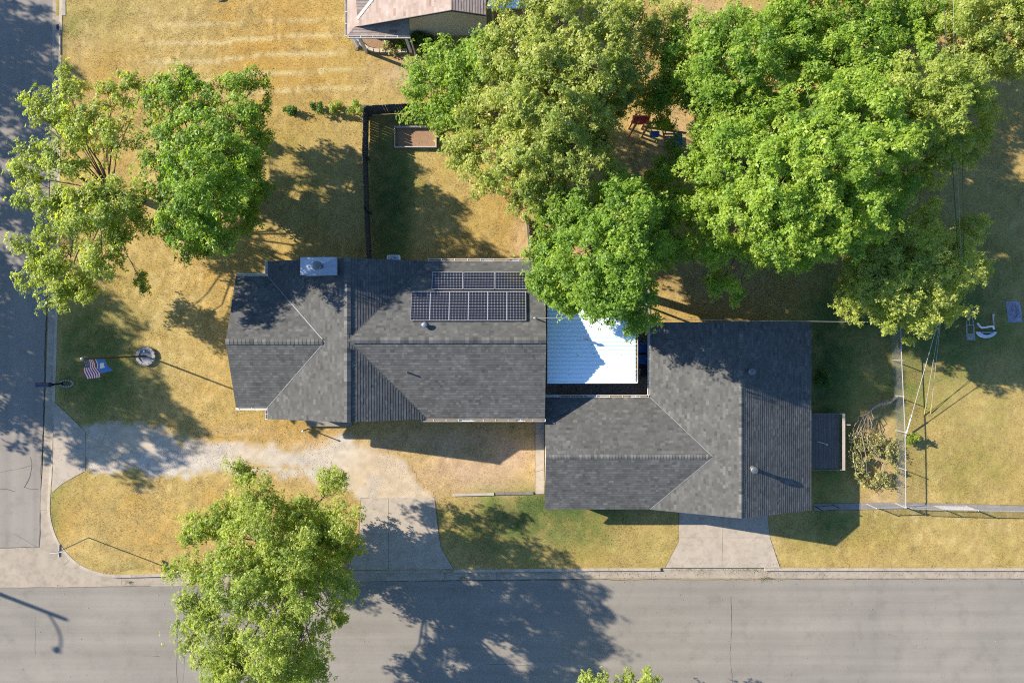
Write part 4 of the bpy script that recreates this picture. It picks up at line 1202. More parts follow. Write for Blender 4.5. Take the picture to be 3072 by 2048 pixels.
g0 = P(2601,1511).to_2d(); g1 = P(2688,1509).to_2d(); g2 = P(2707,1513).to_2d(); g3 = P(2800,1516).to_2d(); g4 = P(2895,1518).to_2d()
chainlink("galvanised chain link fence running up beside the fallen branch", [g1, P(2686,1290).to_2d(), P(2676,1080).to_2d(), P(2668,860).to_2d(), P(2660,700).to_2d()], FC, 2.6)
chainlink("short chain link fence panel between house and double gate", [g0, g1+Vector((-0.06,0))], FC, 1.7)
gate("left leaf of the galvanised chain link double gate", g2, g3, FC)
gate("right leaf of the galvanised chain link double gate", g4, g3+Vector((0.05,0)), FC)
chainlink("chain link fence along the lawn right of the double gate", [g4+Vector((0.08,0)), P(3072,1522).to_2d(), P(3700,1530).to_2d()], FC, 3.0)
wg = thing("walk_gate", (*P(2446,1519).to_2d(), 0), "narrow chain link walk gate in the shade of the house", "gate")
mb = MB()
ga, gb = P(2446,1519), P(2500,1514)
mb.tube([ga, ga+Vector((0,0,0.95))],0.022,8); mb.tube([gb, gb+Vector((0,0,0.95))],0.022,8)
mb.tube([ga+Vector((0,0,0.95)), (ga+gb)/2+Vector((0,0,1.02)), gb+Vector((0,0,0.95))],0.018,8); mb.tube([ga+Vector((0,0,0.1)), gb+Vector((0,0,0.1))],0.018,8)
mb.build("frame", M['black_metal'], wg)
tag(chain_mesh(ga.to_2d(), gb.to_2d(), 0.93, 0.1).build("wire_mesh", M['wire'], wg), kind="stuff")

# ------------------------------------------------------------------ back yard: raised bed, air conditioner
rb = thing("raised_bed", (*P(1246,412).to_2d(), 0), "raised garden bed of pale boards filled with dry mulch", "garden bed")
bx0, bx1 = P(1183,0,0.3).x, P(1309,0,0.3).x; by0, by1 = P(0,441,0.3).y, P(0,379,0.3).y
MB().box((bx0+0.03,by0+0.03,0.0),(bx1-0.03,by1-0.03,0.10)).build("mulch", M['mulch'], rb)
for nm, A, B in (("board",(bx0,by0,0),(bx1,by0+0.04,0.30)),("board",(bx0,by1-0.04,0),(bx1,by1,0.36)),("board",(bx0,by0+0.04,0),(bx0+0.035,by1-0.04,0.30)),("board",(bx1-0.045,by0+0.04,0),(bx1,by1-0.04,0.30))):
    MB().box(A,B).build(nm, M['pale_board'], rb)
for A in ((bx0+.04,by0+.045),(bx1-.09,by0+.045),(bx0+.04,by1-.085),(bx1-.09,by1-.085)):
    MB().box((A[0],A[1],0.0),(A[0]+0.05,A[1]+0.04,0.28)).build("corner_post", M['grey_wood'], rb)
ac = thing("air_conditioner", (*P(1182,772).to_2d(), 0), "white air conditioner unit standing against the back wall", "air conditioner")
ax0, ax1 = P(1161,0,0.8).x, P(1201,0,0.8).x; ay1 = P(0,765,0.8).y; ay0 = ay1-0.62
mb = MB(); rr = 0.09
outl = []
for (cx_, cy_, s0) in ((ax1-rr,ay1-rr,0),(ax0+rr,ay1-rr,90),(ax0+rr,ay0+rr,180),(ax1-rr,ay0+rr,270)):
    for t in range(0,91,30): outl.append((cx_+rr*math.cos(math.radians(s0+t)), cy_+rr*math.sin(math.radians(s0+t))))
mb.poly(outl, 0.05, 0.72).build("cabinet", M['galv'], ac)
ring = MB(); n = len(outl); ccx = (ax0+ax1)/2; ccy = (ay0+ay1)/2
inn = [(ccx+(p[0]-ccx)*0.84, ccy+(p[1]-ccy)*0.84) for p in outl]
ring.add([(p[0],p[1],0.72) for p in outl]+[(p[0],p[1],0.80) for p in outl]+[(p[0],p[1],0.80) for p in inn]+[(p[0],p[1],0.74) for p in inn],
         [(i,(i+1)%n,n+(i+1)%n,n+i) for i in range(n)]+[(n+i,n+(i+1)%n,2*n+(i+1)%n,2*n+i) for i in range(n)]+[(2*n+i,2*n+(i+1)%n,3*n+(i+1)%n,3*n+i) for i in range(n)])
ring.build("top_rim", M['white'], ac)
MB().lathe((ccx,ccy,0.722),[(0.22,0),(0.22,0.02)],20).build("fan_opening", M['pipe'], ac)
for a in range(4):
    t = a*math.pi/2+0.4; MB().bar((ccx,ccy,0.75),(ccx+0.2*math.cos(t),ccy+0.2*math.sin(t),0.755),0.10,0.006).build("fan_blade", M['galv'], ac)

# garden hose bits / slim post by the front, porch slab
q = P(924, 1286); pst = thing("white_topped_post", (q.x,q.y,0), "slim dark post with white cap beside the gravel drive", "post")
MB().tube([(q.x,q.y,0),(q.x,q.y,1.0)],0.035,8).build("post", M['grey_wood'], pst); MB().lathe((q.x,q.y,1.0),[(0.05,0),(0.055,0.04),(0.03,0.07)],10).build("cap", M['white'], pst)
MB().poly([tuple(p) for p in px((924,1240),(1056,1240),(1056,1277),(924,1277))], -0.02, 0.2).build("porch_step", M['old_concrete'], hl)
# landscape timber along the green lawn
for i, (a, b) in enumerate((((1358,1484),(1482,1481)), ((1486,1480),(1600,1478)))):
    t = thing("landscape_timber", P(*a), ["weathered landscape timber lying nearest the front driveway", "weathered landscape timber lying nearest the side walk strip"][i], "timber", "landscape timbers")
    MB().bar(P(*a,0.03), P(*b,0.03), 0.14, 0.1).build("beam", M['rail_wood'] if i == 0 else M['grey_wood'], t)

# ------------------------------------------------------------------ deck on the right side
dk = thing("deck", (17.6,-5.7,0), "low dark plank deck with pale rail on the shady side of the house", "deck")
dx0, dx1 = 16.05, 18.95; dy0, dy1 = P(0,1404,0.5).y, P(0,1240,0.5).y
k = 19; wd = (dx1-dx0)/k
for i in range(k):
    MB().box((dx0+i*wd+0.005,dy0,0.46+random.uniform(-0.003,0.003)),(dx0+(i+1)*wd-0.005,dy1,0.50)).build("plank", M['deck_wood'], dk)
MB().box((dx0,dy0+0.02,0.30),(dx1,dy0+0.06,0.458)).build("joist", M['deck_wood'], dk); MB().box((dx0,dy1-0.06,0.30),(dx1,dy1-0.02,0.458)).build("joist", M['deck_wood'], dk)
zc = 0.85; rx = 19.02
MB().box((rx-0.07,dy0-0.05,zc),(rx+0.07,dy1+0.05,zc+0.04)).build("rail", M['rail_wood'], dk)
MB().box((dx0+0.5,dy1+0.01,zc),(rx-0.075,dy1+0.05,zc+0.035)).build("rail", M['grey_wood'], dk)
MB().box((dx0+0.5,dy0-0.05,zc),(rx-0.075,dy0-0.01,zc+0.035)).build("rail", M['grey_wood'], dk)
for yy in (dy0, (dy0+dy1)/2, dy1-0.1):
    MB().box((rx-0.05,yy,0),(rx+0.04,yy+0.09,zc)).build("post", M['grey_wood'], dk)
for i in range(20):
    yy = dy0+0.1+i*(dy1-dy0-0.2)/19
    MB().box((rx-0.018,yy,0.55),(rx+0.018,yy+0.035,zc)).build("baluster", M['grey_wood'], dk)
MB().bar((rx+0.05,P(0,1273,.8).y,.8),(rx+0.42,P(0,1274,.8).y,.8),0.05,0.03).build("bracket", M['rail_wood'], dk)
br = thing("broom", P(2466,1328,0.5), "white broom handle lying on the dark deck", "broom")
MB().tube([P(2453,1324,0.53),P(2480,1332,0.53)],0.014,8).build("handle", M['white'], br); MB().bar(P(2480,1330,0.53),P(2481,1336,0.53),0.09,0.05).build("brush", M['pale_board'], br)

# ------------------------------------------------------------------ flagpole, mailbox, street sign, post
fb = P(440, 1068)
ring = thing("stone_planter_ring", fb, "round grey stone ring around the foot of the flagpole", "planter")
MB().lathe(fb, [(0.40,-0.01),(0.40,0.10),(0.1,0.13)], 20).build("soil_fill", M['grey_stone'], ring)
for i in range(14):
    a = 2*math.pi*i/14; r = 0.47
    mb = MB(); c0 = Vector((fb.x+r*math.cos(a), fb.y+r*math.sin(a), 0)); t = Vector((-math.sin(a), math.cos(a), 0))
    mb.bar(c0-t*0.097+Vector((0,0,0.08)), c0+t*0.097+Vector((0,0,0.08+random.uniform(-.01,.01))), 0.17, 0.17).build("stone", M['grey_stone'], ring)
lt = thing("garden_spotlight", P(433,1052), "small white spotlight inside the stone ring at the flagpole", "lamp")
MB().lathe(P(434,1053,0.14),[(0.03,0),(0.035,0.05),(0.05,0.07),(0.045,0.12)],10).build("lamp_head", M['white'], lt)
fp = thing("flagpole", fb, "tall dark flagpole leaning over the shaded lawn", "flagpole")
FZ = 5.95
MB().tube([fb, (fb.x,fb.y,3),(fb.x+0.0,fb.y,FZ)],[0.055,0.047,0.036],10).build("pole", M['black_metal'], fp)
mb = MB().lathe((fb.x,fb.y,FZ),[(0.03,0),(0.065,0.04),(0.075,0.075),(0.06,0.115),(0.02,0.14)],12).build("finial", M['alu'], fp)
MB().tube([(fb.x-0.05,fb.y-0.02,FZ-0.05),(fb.x-0.05,fb.y-0.02,1.2)],0.006,5).build("halyard", M['white'], fp)
def flag_point(hz, hh, s, t, d, side, drop):
    """s along hoist 0..1 from top, t along fly in metres"""
    w = Vector((-d.y, d.x))
    wave = 0.055*math.sin(t*6.5+s*1.4)*min(1, t*2.2)
    p = Vector((fb.x, fb.y))+Vector((d.x, d.y))*(0.05+t*0.80*(1-0.10*s))+w*(wave+side*s*0.45*min(1,t*1.2))
    return Vector((p.x, p.y, hz-hh*s*(1-0.35*min(1,t))-drop*t*t*0.55-0.10*t))
def usa_flag():
    root = thing("flag", (fb.x,fb.y,FZ-0.5), "red and white striped flag with starry canton flying below the finial", "flag", None)
    d = Vector((-0.10,-0.995)); hz, hh, ll = FZ-0.06, 0.80, 1.22
    f = lambda s, t: flag_point(hz, hh, s, t, d, 1.0, 0.20)
    nx_ = 14
    for k in range(13):
        mb = MB(); t_start = 0.0 if k >= 7 else ll*0.4
        a0 = int(round(t_start/ll*nx_))
        vsx = []
        for i in range(a0, nx_+1):
            t = ll*i/nx_; vsx += [f(k/13, t), f((k+1)/13, t)]
        m_ = nx_-a0
        mb.add(vsx, [(2*i, 2*i+2, 2*i+3, 2*i+1) for i in range(m_)]).build("stripe", M['flag_red'] if k % 2 == 0 else M['flag_white'], root, smooth=True)
    mb = MB(); vsx = []; n1 = 6; n2 = 6
    for j in range(n1+1):
        for i in range(n2+1): vsx.append(f(7/13*j/n1, ll*0.4*i/n2*1.0))
    cant = mb.add(vsx, [(j*(n2+1)+i, j*(n2+1)+i+1, (j+1)*(n2+1)+i+1, (j+1)*(n2+1)+i) for j in range(n1) for i in range(n2)]).build("canton", M['flag_navy'], root, smooth=True)
    for r in range(9):
        for c_ in range(6 if r % 2 == 0 else 5):
            s = 7/13*(r+1)/10; t = ll*0.4*((c_*2+1+(r%2))/12)
            p = f(s, t); e1 = (f(s, t+0.02)-p).normalized(); e2 = (f(s+0.02, t)-p).normalized(); nn = e1.cross(e2)
            if nn.z < 0: nn = -nn
            mb = MB(); vsx = []
            for q_ in range(10):
                rr_ = 0.019 if q_ % 2 == 0 else 0.008; a = q_*math.pi/5
                vsx.append(p+e1*rr_*math.cos(a)+e2*rr_*math.sin(a)+nn*0.008)
            mb.add(vsx, [tuple(range(10))]).build("star", M['flag_white'], cant)
usa_flag()
def blue_flag():
    root = thing("flag", (fb.x,fb.y,FZ-1.6), "pale blue and white flag flying under the striped flag", "flag", None)
    d = Vector((0.16,-0.985)); hz, hh, ll = FZ-0.98, 0.75, 0.95
    f = lambda s, t: flag_point(hz, hh, s, t, d, 0.8, 0.12)
    n1, n2 = 9, 12
    mb = MB(); vsx = [f(j/n1, ll*i/n2) for j in range(n1+1) for i in range(n2+1)]
    mb.add(vsx, [(j*(n2+1)+i, j*(n2+1)+i+1, (j+1)*(n2+1)+i+1, (j+1)*(n2+1)+i) for j in range(n1) for i in range(n2)]).build("cloth", M['flag_blue'], root, smooth=True)
    for (s0, s1, t0, t1) in ((0.30,0.70,0.30,0.65),(0.0,0.06,0,0.95)):
        mb = MB(); vsx = []
        for j in range(5):
            for i in range(7):
                s = s0+(s1-s0)*j/4; t = t0+(t1-t0)*i/6; p = f(s,t); e1 = f(s,t+.02)-p; e2 = f(s+.02,t)-p; nn = e1.cross(e2).normalized()
                if nn.z < 0: nn = -nn
                vsx.append(p+nn*0.009)
        mb.add(vsx, [(j*7+i, j*7+i+1, (j+1)*7+i+1, (j+1)*7+i) for j in range(4) for i in range(6)]).build("emblem" if t0 > 0 else "border", M['flag_white'], root, smooth=True)
blue_flag()
# mailbox on the left kerb
mq = P(186,1150); mbx = thing("mailbox", mq, "dark mailbox on a post at the left kerb with stones at its foot", "mailbox")
MB().box((mq.x-0.05,mq.y-0.05,0),(mq.x+0.05,mq.y+0.05,1.05)).build("post", M['black_metal'], mbx)
mb = MB(); prof = []
for a in range(0,181,20): prof.append((0.13*math.cos(math.radians(a)), 1.22+0.13*math.sin(math.radians(a))))
prof = [(0.13,1.05)]+prof+[(-0.13,1.05)]; xa_, xb_ = mq.x-0.62, mq.x+0.10; n = len(prof)
mb.add([(xa_,mq.y+s,z) for s,z in prof]+[(xb_,mq.y+s,z) for s,z in prof],[tuple(reversed(range(n))),tuple(range(n,2*n))]+[(i,(i+1)%n,n+(i+1)%n,n+i) for i in range(n)])
mb.build("box", M['navy'], mbx)
MB().box((xa_-0.015,mq.y-0.12,1.06),(xa_-0.001,mq.y+0.12,1.33)).build("door", M['navy'], mbx); MB().box((mq.x-0.3,mq.y+0.135,1.2),(mq.x-0.27,mq.y+0.15,1.42)).build("flag_arm", M['flag_red'], mbx)
MB().bar((mq.x-0.5,mq.y,1.02),(mq.x+0.2,mq.y,1.02),0.14,0.05).build("shelf", M['black_metal'], mbx)
ms = thing("stone_border", mq+Vector((0.2,0,0)), "oblong border of grey stones around the mailbox post", "stones")
for i in range(16):
    a = 2*math.pi*i/16; c0 = Vector((mq.x+0.28+0.38*math.cos(a), mq.y+0.17*math.sin(a)*1.1, 0.02))
    t = Vector((-0.42*math.sin(a), 0.2*math.cos(a),0)).normalized()
    MB().bar(c0-t*0.05, c0+t*0.05, 0.08, 0.10+random.uniform(0,.03)).build("stone", M['grey_stone'], ms)
# street sign at the corner
sq = P(266,1612); sg = thing("street_sign", sq, "street name blades on a thin post at the rounded street corner", "sign")
MB().tube([sq,(sq.x,sq.y,2.75)],0.032,8).build("post", M['steel'], sg)
for i_, (dx_s, dy_s, z_) in enumerate(((0.03, 1.0, 2.52), (1.0, 0.1, 2.76))):
    dv_ = Vector((dx_s, dy_s, 0)).normalized(); c_ = Vector((sq.x, sq.y, z_))
    bl = MB().bar(c_-dv_*0.34, c_+dv_*0.34, 0.012, 0.20).build("name_blade", M['sign_back'], sg)
    for k_ in (-1, 1): MB().bar(c_-dv_*0.34+Vector((0,0,k_*0.106)), c_+dv_*0.34+Vector((0,0,k_*0.106)), 0.016, 0.014).build("border", M['white'], bl)

# utility pole with street lamp, left of the view: its shadow crosses the main road
sp = P(187,1853,ZR)
ph = 9.0
pb = sp-SH*(ph*SUN_R); up_ = thing("street_lamp", (pb.x,pb.y,ZR), "tall wooden street lamp pole with curved arm across the side street", "street lamp")
MB().tube([(pb.x,pb.y,-0.2),(pb.x,pb.y,ph)],[0.15,0.11],12).build("pole", M['pole_wood'], up_)
hp_ = P(158,1938,ZR)-SH*(8.9*SUN_R)
arm = []
for i in range(9):
    t = i/8; arm.append((pb.x+(hp_.x-pb.x)*(t**1.6), pb.y+(hp_.y-pb.y)*t, 8.35+0.62*math.sin(t*math.pi*0.55)))
MB().tube(arm, 0.045, 8).build("arm", M['steel'], up_)
MB().lathe((arm[-1][0],arm[-1][1]-0.12,arm[-1][2]-0.16),[(0.12,0),(0.20,0.05),(0.18,0.14),(0.06,0.2)],12).build("lamp_head", M['pipe'], up_)

# ------------------------------------------------------------------ utility pole, guys and wires on the right
UP = Vector((22.6,3.7,0)); upo = thing("utility_pole", UP, "brown wooden utility pole under the trees on the right", "pole")
MB().tube([UP,(UP.x,UP.y,5.6)],[0.14,0.11],12).build("pole", M['pole_wood'], upo)
for s_ in (-0.12,0.0,0.12): MB().lathe((UP.x+s_,UP.y,5.6),[(0.03,0),(0.05,0.05),(0.04,0.1)],8).build("insulator", M['galv'], upo)
ga_ = P(2716,1312); gt = Vector((UP.x,UP.y,5.0))
def guy(label, a, top, r, guard, gl):
    root = thing("guy_wire", a, label, "wire", "guy wires of the pole")
    MB().tube([a, top], r, 6).build("cable", M['cable'], root)
    d = (top-a).normalized(); MB().tube([a+d*0.05, a+d*gl], 0.035 if guard == 'white' else 0.022, 8).build("guard", M[guard], root)
guy("thick guy wire with a white guard beside the chain link fence", ga_, gt, 0.016, 'white', 1.6)
guy("thin guy wire with yellow foot, nearer the fence", P(2772,1246), Vector((UP.x+0.05,UP.y,4.6)), 0.010, 'yellow', 0.6)
guy("thin guy wire with yellow foot, farther from the fence", P(2792,1240), Vector((UP.x+0.1,UP.y+0.05,4.3)), 0.010, 'yellow', 0.6)
def wire(label, pts, r, mat, sag=0.0, n=14, group="overhead wires"):
    a, b = Vector(pts[0]), Vector(pts[1]); pp = []
    for i in range(n+1):
        t = i/n; p = a.lerp(b,t); p.z -= sag*4*t*(1-t); pp.append(p)
    o = MB().tube(pp, r, 6).build("overhead_wire", M[mat], None, loc=a)
    tag(o, label, "wire", group)
SM = Vector((20.7,1.0,0)); smo = thing("service_post", SM, "slim steel service post under the shaded low tree", "post")
MB().tube([SM,(SM.x,SM.y,4.0)],0.045,10).build("post", M['pipe'], smo)
q = P(1605,955,4.0); wire("pale service cable strung from the left roof past the right house", [(q.x,q.y,4.68),(SM.x,SM.y,3.98)], 0.010, 'cable', 0.02)
for i, (xo, r, lab) in enumerate(((-0.12,0.016,"thick black power line on the right, nearest the houses"),(0.0,0.006,"thin power line running between two black lines on the right"),(0.12,0.009,"black power line on the right, farthest from the houses"))):
    wire(lab, [(UP.x+xo,UP.y,5.68),(UP.x+xo*8-1.0,36,6.6)], r, 'black_cable' if i != 1 else 'cable', 0.4)

# ------------------------------------------------------------------ lawn clutter on the right
gl = thing("lawn_glider_seat", P(2958,1003), "overturned white moulded garden seat lying in the shade at right", "seat")
c0 = P(2956,1000); mb = MB(); nseg = 14; vsx = []
for i in range(nseg+1):
    a = math.pi+math.pi*i/nseg
    for rr_, zz_ in ((0.30,0.12),(0.52,0.22),(0.60,0.05)):
        vsx.append((c0.x+rr_*1.0*math.cos(a), c0.y+0.10+rr_*0.62*math.sin(a), zz_))
mb.add(vsx, [(i*3+k, (i+1)*3+k, (i+1)*3+k+1, i*3+k+1) for i in range(nseg) for k in range(2)]).build("shell", M['white'], gl, smooth=True)
MB().box((c0.x-0.5,c0.y+0.0,0.05),(c0.x+0.5,c0.y+0.10,0.16)).build("seat_bar", M['tarp'], gl)
MB().tube([P(2932,969,0.35),P(2940,979,0.38),P(2945,983,0.35),P(2960,981,0.36),P(2978,978,0.35),P(2982,986,0.2)],0.055,8).build("frame_tube", M['white'], gl)
MB().tube([P(2979,948,0.1),P(2980,962,0.2),P(2983,984,0.3)],[0.05,0.04,0.02],8).build("leg", M['pale_board'], gl)
MB().lathe(P(2979,945,0.06),[(0.07,0),(0.08,0.05),(0.05,0.09)],8).build("foot", M['pale_board'], gl)
ch2 = thing("metal_chair_frame", P(2910,995), "grey metal chair frame standing left of the white garden seat", "chair")
mb = MB()
for uu in (2899,2920): mb.tube([P(uu,962,0.05),P(uu+1,975,0.42),P(uu+2,1010,0.44),P(uu+4,1018,0.9)],0.028,6)
mb.tube([P(2899,975,0.42),P(2921,975,0.42)],0.025,6); mb.tube([P(2901,1010,0.44),P(2924,1010,0.44)],0.025,6)
mb.build("frame", M['steel'], ch2)
for i in range(6): MB().bar(P(2901,1001+i*2.4,0.47+i*0.03),P(2923,1001+i*2.4,0.47+i*0.03),0.035,0.012).build("slat", M['steel'], ch2)
for i in range(3): MB().bar(P(2903,1013+i*2.5,0.65+i*0.1),P(2926,1013+i*2.5,0.65+i*0.1),0.05,0.012).build("slat", M['steel'], ch2)
rk = thing("garden_cart_frame", P(2915,945), "thin grey tube frame above the metal chair in the shade", "frame")
mb = MB(); mb.tube([P(2908,975,0.1),P(2910,935,0.5),P(2916,920,0.5),P(2917,950,0.4),P(2919,972,0.1)],0.02,6); mb.tube([P(2895,948,0.3),P(2903,957,0.35),P(2904,947,0.3)],0.03,6); mb.build("tubes", M['steel'], rk)
tp = thing("tarp_heap", P(3042,935), "crumpled lavender grey tarp heap at the right edge", "tarp")
mb = MB(); n1, n2 = 16, 20; vsx = []; rt = random.Random(5)
for j in range(n1+1):
    for i in range(n2+1):
        uu = i/n2*2-1; v_ = j/n1*2-1; rad = max(0, 1-(uu*uu*0.9+v_*v_*0.9))
        vsx.append((P(3042,935).x+uu*0.42+0.25*v_*-0.3+rt.uniform(-.02,.02), P(3042,935).y+v_*0.62+rt.uniform(-.02,.02), 0.005+0.22*rad*(0.4+rt.random()*0.6)))
mb.add(vsx, [(j*(n2+1)+i, j*(n2+1)+i+1, (j+1)*(n2+1)+i+1, (j+1)*(n2+1)+i) for j in range(n1) for i in range(n2)]).build("sheet", M['tarp'], tp)

# ------------------------------------------------------------------ playset under the trees
ps = thing("playset", P(1995,430), "cedar play tower with red canopy and teal slide under the trees", "playset")
for (uu, vv) in ((1908,372),(1948,372),(1908,345),(1948,345)):
    g_ = P(uu,vv,2.4); MB().box((g_.x-0.05,g_.y-0.05,0),(g_.x+0.05,g_.y+0.05,2.5)).build("post", M['cedar'], ps)
a_, b_, c_, d_ = P(1898,372,2.45), P(1945,372,2.45), P(1945,346,2.45), P(1898,346,2.45)
r1, r2 = (a_+d_)/2+Vector((0,0,0.55)), (b_+c_)/2+Vector((0,0,0.55))
MB().add([a_,b_,c_,d_,r1,r2],[(0,1,5,4),(2,3,4,5),(0,4,3),(1,2,5)]).build("canopy", M['red_canvas'], ps)
for i in range(7): MB().box((P(1905,0,1.3).x,P(0,374-i*4.2,1.3).y,1.28),(P(1952,0,1.3).x,P(0,374-i*4.2,1.3).y+0.065,1.31)).build("floor_board", M['cedar'], ps)
MB().bar(P(1930,380,1.9),P(2060,400,1.9),0.09,0.13).build("swing_beam", M['cedar'], ps)
MB().bar(P(1990,398,1.3),P(1998,448,0.05),0.07,0.09).build("ladder_rail", M['cedar'], ps); MB().bar(P(2022,398,1.3),P(2028,448,0.05),0.07,0.09).build("ladder_rail", M['cedar'], ps)
for i in range(5):
    t = i/4.6; MB().bar(P(1991+7*t,402+40*t,1.25-1.1*t),P(2023+5*t,402+40*t,1.25-1.1*t),0.10,0.04).build("ladder_rung", M['grey_wood'], ps)
MB().bar(P(1975,438,0.5),P(2030,455,0.5),0.10,0.06).build("beam", M['cedar'], ps); MB().bar(P(2040,450,0.4),P(2068,456,0.4),0.12,0.05).build("beam", M['cedar'], ps)
mb = MB(); vsx = []; nS = 12
for i in range(nS+1):
    t = i/nS; cpt = P(2033,400+90*t,1.35*(1-t)**1.3+0.15)
    for s_, zz in ((-0.22,0.14),(-0.19,0.0),(0.19,0.0),(0.22,0.14)): vsx.append((cpt.x+s_,cpt.y,cpt.z+zz))
mb.add(vsx,[(i*4+k,i*4+k+1,i*4+k+5,i*4+k+4) for i in range(nS) for k in range(3)]).build("slide", M['teal'], ps, smooth=False)
MB().bar(P(2022,447,0.45),P(2023,488,0.2),0.03,0.1).build("slide_edge", M['white'], ps); MB().bar(P(2042,447,0.45),P(2043,488,0.2),0.03,0.1).build("slide_edge", M['white'], ps)
MB().box((P(1952,0,1.2).x,P(0,408,1.2).y,0.9),(P(1978,0,1.2).x,P(0,394,1.2).y,1.25)).build("panel", M['blue'], ps)

# ------------------------------------------------------------------ neighbour's bed with block edging
be = thing("stone_edging", P(1150,150), "curved row of pale stone blocks edging the neighbour's flower bed", "edging")
path = [(1063,118),(1078,128),(1090,138),(1105,148),(1122,152),(1140,154),(1158,154),(1174,155),(1190,155),(1206,154),(1222,153)]
for i in range(len(path)-1):
    a_ = P(*path[i],0.1); b2 = P(*path[i+1],0.1); d = (b2-a_).normalized()
    MB().bar(a_+d*0.02, b2-d*0.02, 0.20+random.uniform(-.02,.02), 0.2+random.uniform(-.02,.03)).build("stone", M['stone'] if i > 1 else M['grey_stone'], be)
MB().poly([tuple(p) for p in px((1075,112),(1105,140),(1140,148),(1225,148),(1230,106),(1090,104))], -0.02, 0.03).build("bed_soil", M['mulch'], be)
lg = thing("log", P(1068,132), "grey weathered log lying beside the neighbour's stone edging", "log")
MB().tube([P(1058,112,0.1),P(1068,128,0.11),P(1077,143,0.1)],[0.13,0.15,0.12],9).build("trunk", M['grey_wood'], lg)
MB().tube([P(1074,138,0.1),P(1066,149,0.06),P(1062,150,0.03)],[0.05,0.03,0.01],6).build("stub", M['grey_wood'], lg)
st = thing("round_stone", P(661,-12), "pale round slab at the top edge of the neighbour's lawn", "stone")
MB().lathe(P(661,-14,0),[(0.36,-0.02),(0.38,0.04),(0.36,0.09),(0.30,0.11)],22).build("slab", M['stone'], st)
# storm drain inlet in the left kerb
sd = thing("storm_drain", P(176,150), "concrete storm drain inlet with dark opening in the left kerb", "drain")
MB().poly([tuple(p) for p in px((163,88),(180,88),(180,200),(163,200))], -0.19, -0.10).build("inlet_slab", M['old_concrete'], sd)
MB().poly([tuple(p) for p in px((180.5,90),(184,90),(184,165),(180.5,165))], -0.19, 0.03).build("opening", M['crack'], sd)
MB().poly([tuple(p) for p in px((165,70),(180,72),(180,87),(165,86))], -0.19, -0.12).build("grate", M['black_metal'], sd)
# ------------------------------------------------------------------ trees
def rosettes(centres, axes, Ls, nleaf, rng, shade0):
    """compound leaves: nleaf pointed leaflets round each centre"""
    n = len(centres)
    ref = rng.normal(size=(n,3)); e1 = np.cross(axes, ref); e1 /= np.linalg.norm(e1,axis=1)[:,None]+1e-9
    e2 = np.cross(axes, e1)
    V = np.empty((n, nleaf, 4, 3)); S = np.empty((n, nleaf, 4))
    ph = rng.uniform(0, 6.283, n)
    for k in range(nleaf):
        a = ph+2*math.pi*k/nleaf+rng.uniform(-0.35,0.35,n)
        L_ = Ls*rng.uniform(0.7,1.2,n)
        dr = rng.uniform(-0.1,0.5,n)
        d = e1*np.cos(a)[:,None]+e2*np.sin(a)[:,None]
        d = d-axes*dr[:,None]; d /= np.linalg.norm(d,axis=1)[:,None]
        s = np.cross(axes, d); s /= np.linalg.norm(s,axis=1)[:,None]+1e-9
        # roll the leaflet a little about its length
        nn = np.cross(d, s); ro = rng.normal(0,0.45,n)
        s = s*np.cos(ro)[:,None]+nn*np.sin(ro)[:,None]
        w = L_*rng.uniform(0.20,0.30,n)
        st = centres+d*(L_*0.10)[:,None]
        V[:,k,0] = st; V[:,k,1] = centres+d*(L_*0.55)[:,None]+s*w[:,None]
        V[:,k,2] = centres+d*L_[:,None]-axes*(L_*0.12)[:,None]; V[:,k,3] = centres+d*(L_*0.55)[:,None]-s*w[:,None]
        S[:,k,:] = np.clip(shade0+rng.normal(0,0.13,n),0,1)[:,None]
    return V.reshape(-1,3), S.reshape(-1)

